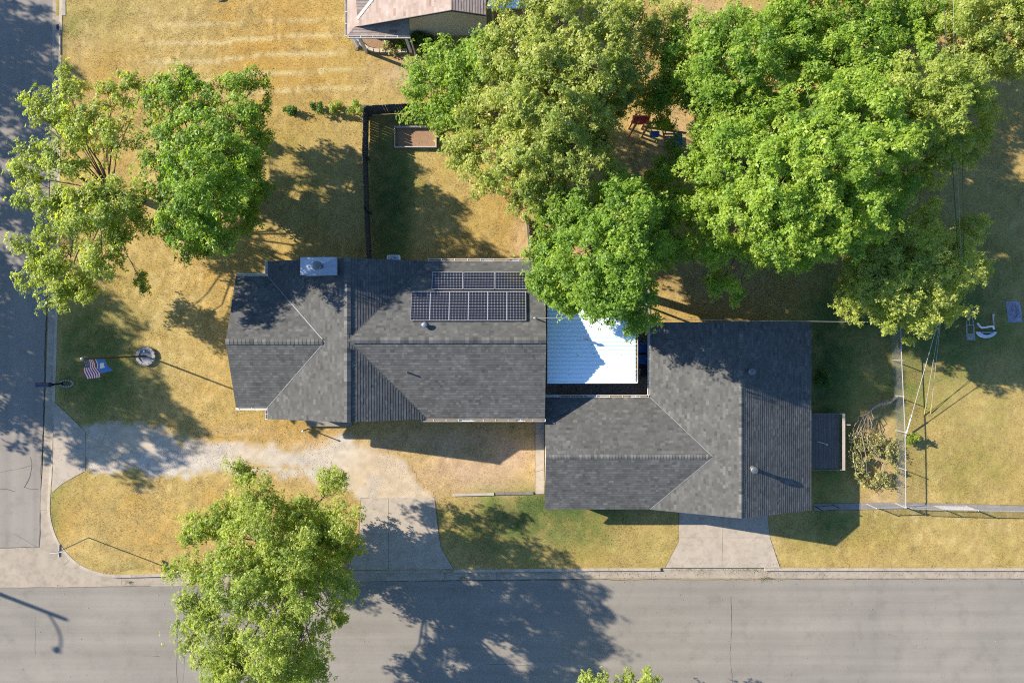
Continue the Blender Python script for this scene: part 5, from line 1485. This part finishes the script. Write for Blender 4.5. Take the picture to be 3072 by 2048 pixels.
def tree(name, label, cat, base, lobes, leaf, seed, dens=300, Ls=0.20, trunk=0.2, bark='bark', nleaf=5, hue=0.45, group=None, bare=0.0, clump=0.46, fill=0.6):
    """lobes: list of (x, y, z, r) in metres"""
    rng = np.random.default_rng(seed); rnd = random.Random(seed)
    base = Vector((base[0], base[1], 0))
    root = thing(name, base, label, cat, group)
    # trunk and limbs
    mb = MB()
    cz = sum(l[2] for l in lobes)/len(lobes); cx = sum(l[0] for l in lobes)/len(lobes); cy = sum(l[1] for l in lobes)/len(lobes)
    zf = min(l[2] for l in lobes)
    hub = Vector((base.x*0.55+cx*0.45, base.y*0.55+cy*0.45, max(1.3, cz*0.52)))
    mb.tube([base-Vector((0,0,0.1)), base+Vector((0,0,0.15)), base.lerp(hub,0.5)+Vector((rnd.uniform(-.1,.1),rnd.uniform(-.1,.1),0)), hub],[trunk*1.5,trunk*1.15,trunk,trunk*0.92],9)
    mb.build("trunk", M[bark], root)
    # lower foliage beneath the outer lobes and fill between neighbours
    allb = list(lobes)
    for (x, y, z, r) in lobes:
        if fill and rnd.random() < fill:
            allb.append((x*0.9+cx*0.1+rnd.uniform(-.3,.3), y*0.9+cy*0.1+rnd.uniform(-.3,.3), max(1.6, z-1.3*r-0.3), r*0.9))
    lobes = allb
    lb = MB(); twig_pts = []
    cc = []; cr = []; ca = []
    for (x, y, z, r) in lobes:
        c = Vector((x, y, z)); ln = (c-hub).length
        m1 = hub.lerp(c,0.35)+Vector((rnd.uniform(-.3,.3),rnd.uniform(-.3,.3),0.10*ln)); m2 = hub.lerp(c,0.7)+Vector((rnd.uniform(-.3,.3),rnd.uniform(-.3,.3),0.06*ln))
        rl = trunk*min(0.42, 0.14+0.12*r)
        lb.tube([hub-Vector((0,0,0.1)), m1, m2, c-Vector((0,0,0.2*r))],[rl,rl*0.8,rl*0.5,rl*0.22],6)
        nc = max(6, int(15*r*r+4))
        pts = rng.normal(size=(nc,3)); pts /= np.linalg.norm(pts,axis=1)[:,None]
        rad = r*1.12*rng.uniform(0.12,1.0,nc)**0.5
        pts = pts*rad[:,None]*np.array((1,1,0.70)); pts[:,2] += 0.05*r
        q = pts+np.array((x,y,z))
        for p in q[::2]:
            pv = Vector(p); a = m2.lerp(c, rnd.uniform(0.2,0.9))
            mid = a.lerp(pv,0.55)+Vector((rnd.uniform(-.1,.1),rnd.uniform(-.1,.1),rnd.uniform(-.05,.12)))
            lb.tube([a, mid, pv],[rl*0.16+0.007,rl*0.10+0.005,0.004],4,cap=False)
        cc.append(q); cr.append(np.full(nc, min(clump, 0.5*r+0.1))*rng.uniform(0.55,1.2,nc)); ca.append(pts/(np.linalg.norm(pts,axis=1)[:,None]+1e-6))
    lb.build("limbs", M[bark], root)
    cc = np.concatenate(cc); cr = np.concatenate(cr); ca = np.concatenate(ca)
    tot = 1.5*dens*sum(l[3]**2 for l in lobes)
    wgt = cr**2; wgt *= rng.uniform(0.3,1.6,len(cr)); per = np.maximum(3, (tot*wgt/wgt.sum())).astype(int)
    idx = np.repeat(np.arange(len(cc)), per); n = len(idx)
    d = rng.normal(size=(n,3)); d /= np.linalg.norm(d,axis=1)[:,None]
    d[:,2] = np.where(rng.uniform(0,1,n) < 0.62, np.abs(d[:,2]), d[:,2])
    rr = rng.uniform(0.15,1.0,n)**0.5
    pos = cc[idx]+d*(cr[idx]*rr)[:,None]*np.array((1.08,1.08,0.72))
    # stray twigs reaching out of the clumps
    stray = rng.uniform(0,1,n) < 0.08
    pos[stray] += ca[idx][stray]*rng.uniform(0.1,0.45,stray.sum())[:,None]
    pos[:,2] = np.maximum(pos[:,2], 0.3)
    ax = d*0.45+ca[idx]*0.30+np.array((-0.50,0.19,0.70))+rng.normal(0,0.34,(n,3))
    ax /= np.linalg.norm(ax,axis=1)[:,None]
    tone = rng.normal(0,0.19,len(cc))
    sh0 = np.clip(hue+tone[idx]+rng.normal(0,0.12,n),0,1)
    V, S = rosettes(pos, ax, rng.uniform(0.5,1.38,n)*Ls*0.78, nleaf, rng, sh0)
    off = np.array(base)
    me = fast_mesh("foliage", V-off, np.arange(len(V)).reshape(-1,4), L[leaf], attr=S)
    o = link_mesh("crown", me, root); tag(o, kind="stuff")
    return root

def LP(lst):
    out = []
    for (u, v, z, r) in lst:
        p = P(u, v, z); out.append((p.x, p.y, z, r))
    return out
def LS(lst, dx=0, dy=0):
    """lobes given by where their shadow falls (px on the ground)"""
    out = []
    for (u, v, z, r) in lst:
        p = P(u, v, 0)-SH*(z*SUN_R); out.append((p.x+dx, p.y+dy, z, r))
    return out
G_ = P
tree("shade_tree", "sparse tree overhanging the side street with bare limbs showing", "tree", G_(425,600).to_2d(), LP([
 (205,275,5.3,.75),(130,330,5,.95),(235,370,6,1.2),(105,480,5,.95),(55,520,4.5,.55),(190,480,6.3,1.15),(335,300,5.2,.9),(385,235,4.3,.55),(360,400,6.3,1.1),(300,560,7.4,1.0),
 (150,620,6,1.25),(245,660,7.5,1.2),(350,640,7.4,1.0),(115,740,5,1.05),(85,830,4.5,.7),(200,780,5.5,1.2),(175,890,4.5,.9),(300,770,6.9,.9),(375,730,6.6,.75),(255,860,4.5,.7),(425,850,3.8,.3),(190,210,4.6,.4),(100,290,4.6,.5)]),
 'lime', 11, dens=330, Ls=0.19, trunk=0.20, clump=0.40, hue=0.45)
tree("shade_tree", "dense green tree between the side street tree and the fenced yard", "tree", G_(690,545).to_2d(), LP([
 (480,270,4.5,.75),(545,240,4.5,.75),(500,340,5.4,1.1),(600,300,5,.95),(700,265,4.1,.85),(765,240,3.6,.7),(785,330,3.6,.65),(690,350,5.2,1.2),(590,400,6.2,1.35),(510,450,6,1.2),
 (470,545,5.5,1.1),(560,520,8.3,1.4),(660,460,7,1.4),(750,430,4.8,1.05),(640,590,7.8,1.4),(550,640,7.8,1.3),(730,560,5,1.05),(500,690,4.6,.8),(585,735,5.6,.85),(660,700,6.2,.95),(720,650,4.2,.75),(730,540,3,1.1),(690,600,3,1.0),(740,480,3,1.0),(640,500,3.6,1.2),(780,400,2.8,.7)]),
 'fresh', 12, dens=310, trunk=0.22, hue=0.44, fill=0.25)
tree("street_tree", "round lime green tree over the kerb at the bottom beside the front driveway", "tree", G_(935,1610).to_2d(), LP([
 (715,1425,5,.70),(765,1500,6,1.15),(1000,1445,5,.75),(895,1545,5.5,.95),(640,1560,5.5,1.1),(575,1590,5,.8),(530,1715,4.6,.55),(640,1680,6.5,1.3),(760,1620,7.5,1.5),(880,1650,7.5,1.4),
 (1010,1560,6,1.05),(1050,1630,5,.6),(610,1800,6.5,1.2),(575,1890,6,.8),(720,1780,8,1.6),(860,1780,8,1.5),(980,1740,6.5,1.15),(1010,1870,5.3,.55),(660,1920,7,1.25),(790,1920,8,1.5),(910,1920,7,1.2),(720,2020,7,1.3),(850,2030,7,1.3),(950,2000,5.5,.8),(640,2010,6,.8),(780,2110,6.5,1.3),(900,1650,3.2,1.2),(960,1690,3,1.0),(850,1720,3.6,1.2),(1000,1620,3,.9),(900,1760,4,1.2),(800,1700,4.5,1.3),(960,1580,3.4,.9),(700,1560,4.8,1.1),(830,1560,5.2,1.1)]),
 'lime', 13, dens=360, Ls=0.17, trunk=0.26, hue=0.5)
tree("yard_tree", "low bright green tree spreading over the corner of the black fence", "tree", G_(1400,300).to_2d(), LP([
 (1335,165,4.5,.85),(1265,180,4,.8),(1405,165,5,.95),(1480,160,5.5,1.0),(1225,255,3.6,.65),(1290,255,4.8,1.05),(1370,240,5.2,1.1),(1440,260,5,1.0),(1240,345,3.5,.6),(1310,345,4,.85),(1385,330,4.5,.85)]),
 'fresh', 14, dens=330, trunk=0.15, hue=0.55, Ls=0.19)
tree("yard_tree", "large olive yellow tree in the middle at the top of the yard", "tree", G_(1660,480).to_2d(), LP([
 (1560,40,7,1.4),(1680,60,7.5,1.45),(1800,60,7,1.4),(1910,60,6,1.15),(2000,50,5.3,.7),(1500,150,6.5,1.2),(1620,170,8,1.5),(1750,190,8,1.5),(1860,180,7,1.2),(1950,140,5.2,.8),(1450,340,6,1.25),(1560,300,8,1.55),(1680,320,8.5,1.45),(1800,300,7.5,1.15),(1870,270,5.5,.8),(1900,210,5.5,.8),(1960,260,4.5,.7),
 (1390,430,5,1.0),(1350,480,4.5,.5),(1480,470,6.5,1.35),(1600,440,8,1.45),(1720,440,8,1.3),(1800,420,6,.9),(1560,570,6.5,1.1),(1450,540,5,.8),(1640,560,6.5,1.0),(1610,640,5.5,.5)]),
 'olive', 15, dens=300, trunk=0.3, hue=0.5, clump=0.42)
tree("yard_tree", "dense bright green tree leaning over the white patio roof", "tree", G_(1745,830).to_2d(), LP([
 (1680,660,6.5,1.0),(1640,750,6.5,1.0),(1655,850,6.8,1.0),(1740,620,7,1.2),(1770,740,8.5,1.4),(1750,860,8,1.25),(1850,560,7,1.2),(1860,660,8.5,1.5),(1870,790,9,1.35),(1830,890,8.5,1.15),(1930,620,6.5,1.0),(1935,730,7.5,1.0),(1915,870,7.8,.9),(1890,950,7.5,.75),(1935,955,7,.5),(1700,920,6.5,.55),
 (1990,560,4.6,1.0),(2000,660,4.8,1.0),(1985,750,5,.9),(2000,470,4.2,.7)]),
 'fresh', 16, dens=380, trunk=0.26, hue=0.46, Ls=0.21)
tree("yard_tree", "green tree with rounded crown right of the olive tree at the top", "tree", G_(2140,310).to_2d(), LP([
 (2120,95,6,1.05),(2205,80,6,1.05),(2080,190,6.3,1.2),(2180,190,7.3,1.45),(2270,160,7,1.2),(2125,285,6.3,1.0),(2235,290,6.3,1.0),(2065,280,5,.8),(2015,200,4.8,.9),(2035,120,5,.8),(2010,290,4.6,.85),(1985,360,4.0,.5)]),
 'fresh', 17, dens=330, trunk=0.2, hue=0.5)
tree("yard_tree", "tall bright tree at the top right reaching out of the picture", "tree", G_(2480,300).to_2d(), LP([
 (2335,60,5,1.2),(2430,45,4.8,1.3),(2540,60,4.6,1.4),(2400,150,5.4,1.3),(2510,165,5.2,1.4),(2640,55,4.5,1.4),(2740,60,4.0,1.3),(2630,160,4.8,1.3),(2740,150,4.4,1.1),(2560,-60,4.5,1.4),(2690,-60,4,1.3),(2400,-40,4.6,1.2),(2320,150,5,1.0),(2820,70,3.8,.9)]),
 'fresh', 18, dens=330, trunk=0.26, hue=0.58)
tree("yard_tree", "biggest bright green tree filling the middle of the right yard", "tree", G_(2260,640).to_2d(), LP([
 (2330,290,6.5,1.1),(2430,265,6.3,1.1),(2540,270,6.5,1.1),(2250,310,6,.9),(2630,250,6,1.0),(2120,400,6,.9),(2200,380,7,1.25),(2120,500,6.5,1.1),(2230,480,8.5,1.6),(2340,400,8,1.5),(2470,350,8,1.5),(2600,330,8,1.45),(2340,540,9.3,1.7),(2460,480,9.3,1.7),(2580,460,9,1.6),(2670,420,7.5,1.2),
 (2110,620,6,1.1),(2230,620,8.6,1.5),(2350,670,8.8,1.5),(2470,620,9,1.6),(2590,600,8.5,1.4),(2680,560,7,1.0),(2080,730,5,.85),(2160,745,6,1.05),(2270,770,5.8,.8),(2430,730,7,1.15),(2540,690,7.5,1.2),(2640,670,7,.9),(2165,850,5,.7),(2400,790,5.5,.6),(2200,885,4.5,.4)]),
 'fresh', 19, dens=340, trunk=0.34, hue=0.66, Ls=0.21)
tree("yard_tree", "yellowish green tree above the power lines at the far right", "tree", G_(2640,400).to_2d(), LP([
 (2765,255,7,1.35),(2860,220,6.5,1.2),(2820,330,7,1.35),(2915,290,5.5,.9),(2745,420,6.5,1.15),(2860,430,5.5,1.0),(2940,400,4.5,.7),(2800,520,5,.8),(2895,470,4.2,.6),(2690,300,7,1.2),(2960,330,4.5,.5)]),
 'lime', 20, dens=300, trunk=0.24, hue=0.5)
tree("yard_tree", "pale green tree in the top right corner", "tree", G_(2830,170).to_2d(), LP([
 (2910,50,6,1.2),(3010,55,6,1.3),(3050,160,5.5,1.0),(2950,160,5.5,.95),(3090,60,6,1.4),(3000,-40,6,1.4),(3100,180,5,1.0)]),
 'olive', 21, dens=300, trunk=0.22, hue=0.5)
tree("yard_tree", "shaded low tree with pale sunlit tips left of the garden seat", "tree", G_(2640,800).to_2d(), LP([
 (2600,790,4.5,1.1),(2700,720,4.5,1.2),(2800,670,4.4,1.0),(2900,700,3.8,.85),(2850,780,4.4,1.1),(2740,820,5,1.25),(2955,800,3.4,.6),(2620,870,4.5,1.0),(2560,935,3.8,.65),(2720,920,4.5,1.05),(2815,915,4.2,.85),(2780,980,3.8,.65),(2725,1025,3.3,.35),(2860,860,4,.75),(2890,800,5.4,.75),(2610,840,5.4,.9),(2660,950,4.9,.8),(2700,870,5.8,1.0),(2800,860,5.4,.9),(2570,890,4.8,.7),(2760,940,5,.8),(2850,930,4.6,.6),(2640,740,5.5,1.0),(2760,740,5.4,1.0)]),
 'lime', 22, dens=340, trunk=0.2, hue=0.8)
tree("street_tree", "tips of a yellow green tree at the bottom edge of the road", "tree", G_(1840,2100).to_2d(), LP([
 (1770,2062,5,.55),(1950,2058,5,.55),(1860,2150,6,1.5),(1790,2260,5,1.2),(1960,2200,5,1.2)]),
 'lime', 23, dens=260, trunk=0.2, hue=0.6)
# trees across the side street, outside the view: their shade lies on the street and the front lawn
tree("street_tree", "big tree across the side street shading the flagpole lawn", "tree", (-40.5, 4.2), LS([
 (60,820,7,2.0),(60,980,7,2.2),(90,1130,7,2.2),(40,1260,6,1.8),(250,960,8,1.9),(230,1080,8.5,2.0),(330,1080,9,1.6),(300,1220,8.5,1.8),(420,1190,9,1.3),(190,1200,8,1.7),(180,930,8,1.6),(380,1330,8.8,1.2),(500,1240,9.2,.9),(280,1330,8,1.3),(480,1330,9,.9),(560,1300,9.2,.7),(420,1420,8.5,.7),(230,850,8,1.2),(100,680,7,1.4)]),
 'fresh', 24, dens=62, Ls=0.34, trunk=0.35, nleaf=5, hue=0.5)
tree("street_tree", "tree across the side street shading its upper end", "tree", (-43.0, 21.0), LS([
 (20,60,7,1.5),(90,120,7.5,1.2),(60,220,7.5,1.5),(120,230,8,1.2),(30,330,7,1.4),(100,330,7.5,1.0),(40,450,6.5,1.3),(20,560,6.5,1.0),(-40,160,6,1.5),(30,640,6.5,.9)]),
 'fresh', 25, dens=62, Ls=0.34, trunk=0.3, nleaf=5, hue=0.5)

# shrubs along the yard border and by the houses
def shrub(label, u, v, h, r, leaf, seed, n=150, Ls=0.13, hue=0.5, group=None, name="shrub"):
    p = P(u, v); rng = np.random.default_rng(seed); rnd = random.Random(seed)
    root = thing(name, p, label, "shrub", group)
    mb = MB()
    for i in range(6):
        a = rnd.uniform(0,6.28); e = p+Vector((math.cos(a)*r*0.7, math.sin(a)*r*0.7, h*rnd.uniform(0.6,1.0)))
        mb.tube([p-Vector((0,0,.03)), p.lerp(e,0.5)+Vector((0,0,0.1)), e],[0.018,0.012,0.004],5,cap=False)
    mb.build("stems", M['bark'], root)
    d = rng.normal(size=(n,3)); d /= np.linalg.norm(d,axis=1)[:,None]
    sub_ = rng.normal(0,0.55,(5,3))*np.array((r,r*0.7,0.2)); kk_ = rng.integers(0,5,n)
    pos = np.array(p)+np.array((0,0,h*0.5))+sub_[kk_]+d*np.array((r*.55,r*.55,h*0.4))*rng.uniform(0.2,1,n)[:,None]
    pos[:,2] = np.maximum(pos[:,2], 0.05)
    ax = d*0.6+np.array((0,0,0.8))+rng.normal(0,.3,(n,3)); ax /= np.linalg.norm(ax,axis=1)[:,None]
    V, S = rosettes(pos, ax, rng.uniform(.8,1.2,n)*Ls, 5, rng, np.clip(hue+rng.normal(0,.12,n),0,1))
    o = link_mesh("leaves", fast_mesh("leaves", V-np.array(p), np.arange(len(V)).reshape(-1,4), L[leaf], attr=S), root); tag(o, kind="stuff")
shrub("dark sapling tuft nearest the dense green tree", 880,336,0.7,.34,'deep',41,90)
shrub("dark sapling tuft second from the dense green tree", 948,330,0.7,.36,'deep',42,100)
shrub("bright sapling tuft second from the fence corner", 1008,324,0.8,.40,'lime',43,130)
shrub("bright sapling tuft touching the black fence corner", 1076,330,1.0,.46,'lime',44,170)
shrub("leafy green plant at the end of the neighbour's stone edging", 1215,140,0.7,.45,'weed',45,130,0.2)
shrub("dark grassy plant behind the neighbour's downspout", 1275,125,0.8,.5,'deep',46,140,0.22)
shrub("dried yellow plant in the middle of the neighbour's bed", 1165,138,0.4,.4,'pale',47,70,0.14)
shrub("bright weed clump growing through the chain link fence", 2718,1310,0.7,.42,'weed',48,160,0.14,0.7)
shrub("low green bush on the shady strip beside the right house", 2465,1140,0.8,.5,'deep',50,150,0.16)

# fallen branch with wilting leaves beside the fence
fbz = thing("fallen_branch", P(2620,1330), "fallen tree limb with wilted pale leaves beside the chain link fence", "branch")
mb = MB()
mb.tube([P(2690,1190,0.25),P(2668,1206,0.35),P(2640,1213,0.4),P(2622,1222,0.45),P(2604,1240,0.5),P(2590,1247,0.45),P(2572,1250,0.3)],[0.11,0.10,0.085,0.07,0.05,0.035,0.015],8).build("limb", M['pale_bark'], fbz)
rnd = random.Random(9); tw = MB(); ends = []
for (a, b) in (((2604,1240),(2560,1320)),((2604,1240),(2600,1340)),((2590,1247),(2585,1300)),((2590,1247),(2553,1330)),((2604,1240),(2612,1300)),((2612,1232),(2618,1262)),((2560,1320),(2590,1400)),((2600,1320),(2660,1420)),((2600,1340),(2640,1380)),((2585,1300),(2600,1420)),((2553,1330),(2570,1430)),((2575,1252),(2562,1272)),((2562,1290),(2550,1296)),((2600,1310),(2622,1338))):
    p0 = P(*a,0.5); p1 = P(*b,0.35+rnd.uniform(0,0.3)); m_ = p0.lerp(p1,0.5)+Vector((rnd.uniform(-.1,.1),rnd.uniform(-.1,.1),0.12))
    tw.tube([p0,m_,p1],[0.02,0.013,0.005],6); ends.append((m_,p1))
    for k in range(6):
        e0 = m_.lerp(p1,rnd.random()); e1 = e0+Vector((rnd.uniform(-.35,.35),rnd.uniform(-.45,.2),rnd.uniform(-.2,.2))); e1.z = max(0.05,e1.z); tw.tube([e0,e1],[0.010,0.003],4,cap=False)
tw.build("twigs", M['pale_bark'], fbz)
rng = np.random.default_rng(77); n = 3000
u_ = rng.normal(2618,42,n); v_ = rng.normal(1385,36,n); kk = (u_ > 2552+np.maximum(0,(v_-1330))*0.1) & (u_ < 2700) & (v_ > 1290) & (v_ < 1460) & (vn(u_, v_, 17, 61) > 0.40)
u_, v_ = u_[kk], v_[kk]; n = len(u_)
zz = rng.uniform(0.05,0.6,n); pos = np.stack([(u_-1536)*(H-zz)/F,(1024-v_)*(H-zz)/F,zz],1)
u2 = rng.normal(2560,8,120); v2 = rng.uniform(1300,1400,120); z2 = rng.uniform(0.2,0.6,120); pos = np.concatenate([pos,np.stack([(u2-1536)*(H-z2)/F,(1024-v2)*(H-z2)/F,z2],1)]); n = len(pos)
ax = np.array((0,0,0.6))+rng.normal(0,.6,(n,3)); ax /= np.linalg.norm(ax,axis=1)[:,None]
V, S = rosettes(pos, ax, rng.uniform(.09,.15,n), 4, rng, np.clip(rng.normal(.5,.2,n),0,1))
pz = np.array(P(2620,1330)); o = link_mesh("wilted_leaves", fast_mesh("wilted_leaves", V-pz, np.arange(len(V)).reshape(-1,4), L['pale'], attr=S), fbz); tag(o, kind="stuff")

# fallen leaves and grit: on lawns, along the kerb and on the patio roof
n = 1900
fx = RNG.uniform(-27, 30, n); fy = RNG.uniform(-13.9, 20, n); fz = np.full(n, 0.02)
q = 700; fx[:q] = RNG.uniform(-22, 30, q); fy[:q] = -13.45-np.abs(RNG.normal(0, 0.28, q)); fz[:q] = ZR+0.02
q2_ = 160; fx[q:q+q2_] = RNG.uniform(-29, 30, q2_); fy[q:q+q2_] = RNG.uniform(-19.8, -14.2, q2_); fz[q:q+q2_] = ZR+0.012
q3 = q+q2_; fx[q3:q3+45] = RNG.uniform(2.2, 6.7, 45); fy[q3:q3+45] = RNG.uniform(-2.0, 2.5, 45); fz[q3:q3+45] = 2.66
k = np.ones(n, bool); uu = fx*51.2+1536; vv_ = 1024-fy*51.2
low = np.arange(n) >= q3+45
k[low] = in_lawn(fx[low], fy[low])
for hp in HARD[4:]: k[low] &= ~inpoly(uu[low], vv_[low], hp)
fx, fy, fz = fx[k], fy[k], fz[k]; n = len(fx)
a0 = RNG.uniform(0, 6.28, n); s_ = RNG.uniform(0.018, 0.045, n)
vv_ = []
for t in range(4):
    a = a0+t*math.pi/2; r_ = s_*(1.0 if t % 2 == 0 else 0.55)
    vv_.append(np.stack([fx+np.cos(a)*r_, fy+np.sin(a)*r_, fz+RNG.uniform(0, 0.02, n)], 1))
vv_ = np.stack(vv_, 1).reshape(-1, 3)
M['dead_leaf'] = simple("dead_leaves", (0.42, 0.30, 0.15), (0.26, 0.18, 0.09), 3.0, 0.9)
fl = link_mesh("fallen_leaves", fast_mesh("fallen_leaves", vv_, np.arange(4*n).reshape(-1, 4), M['dead_leaf']))
tag(fl, "brown fallen leaves scattered on lawns, kerb and patio roof", "leaves", kind="stuff")
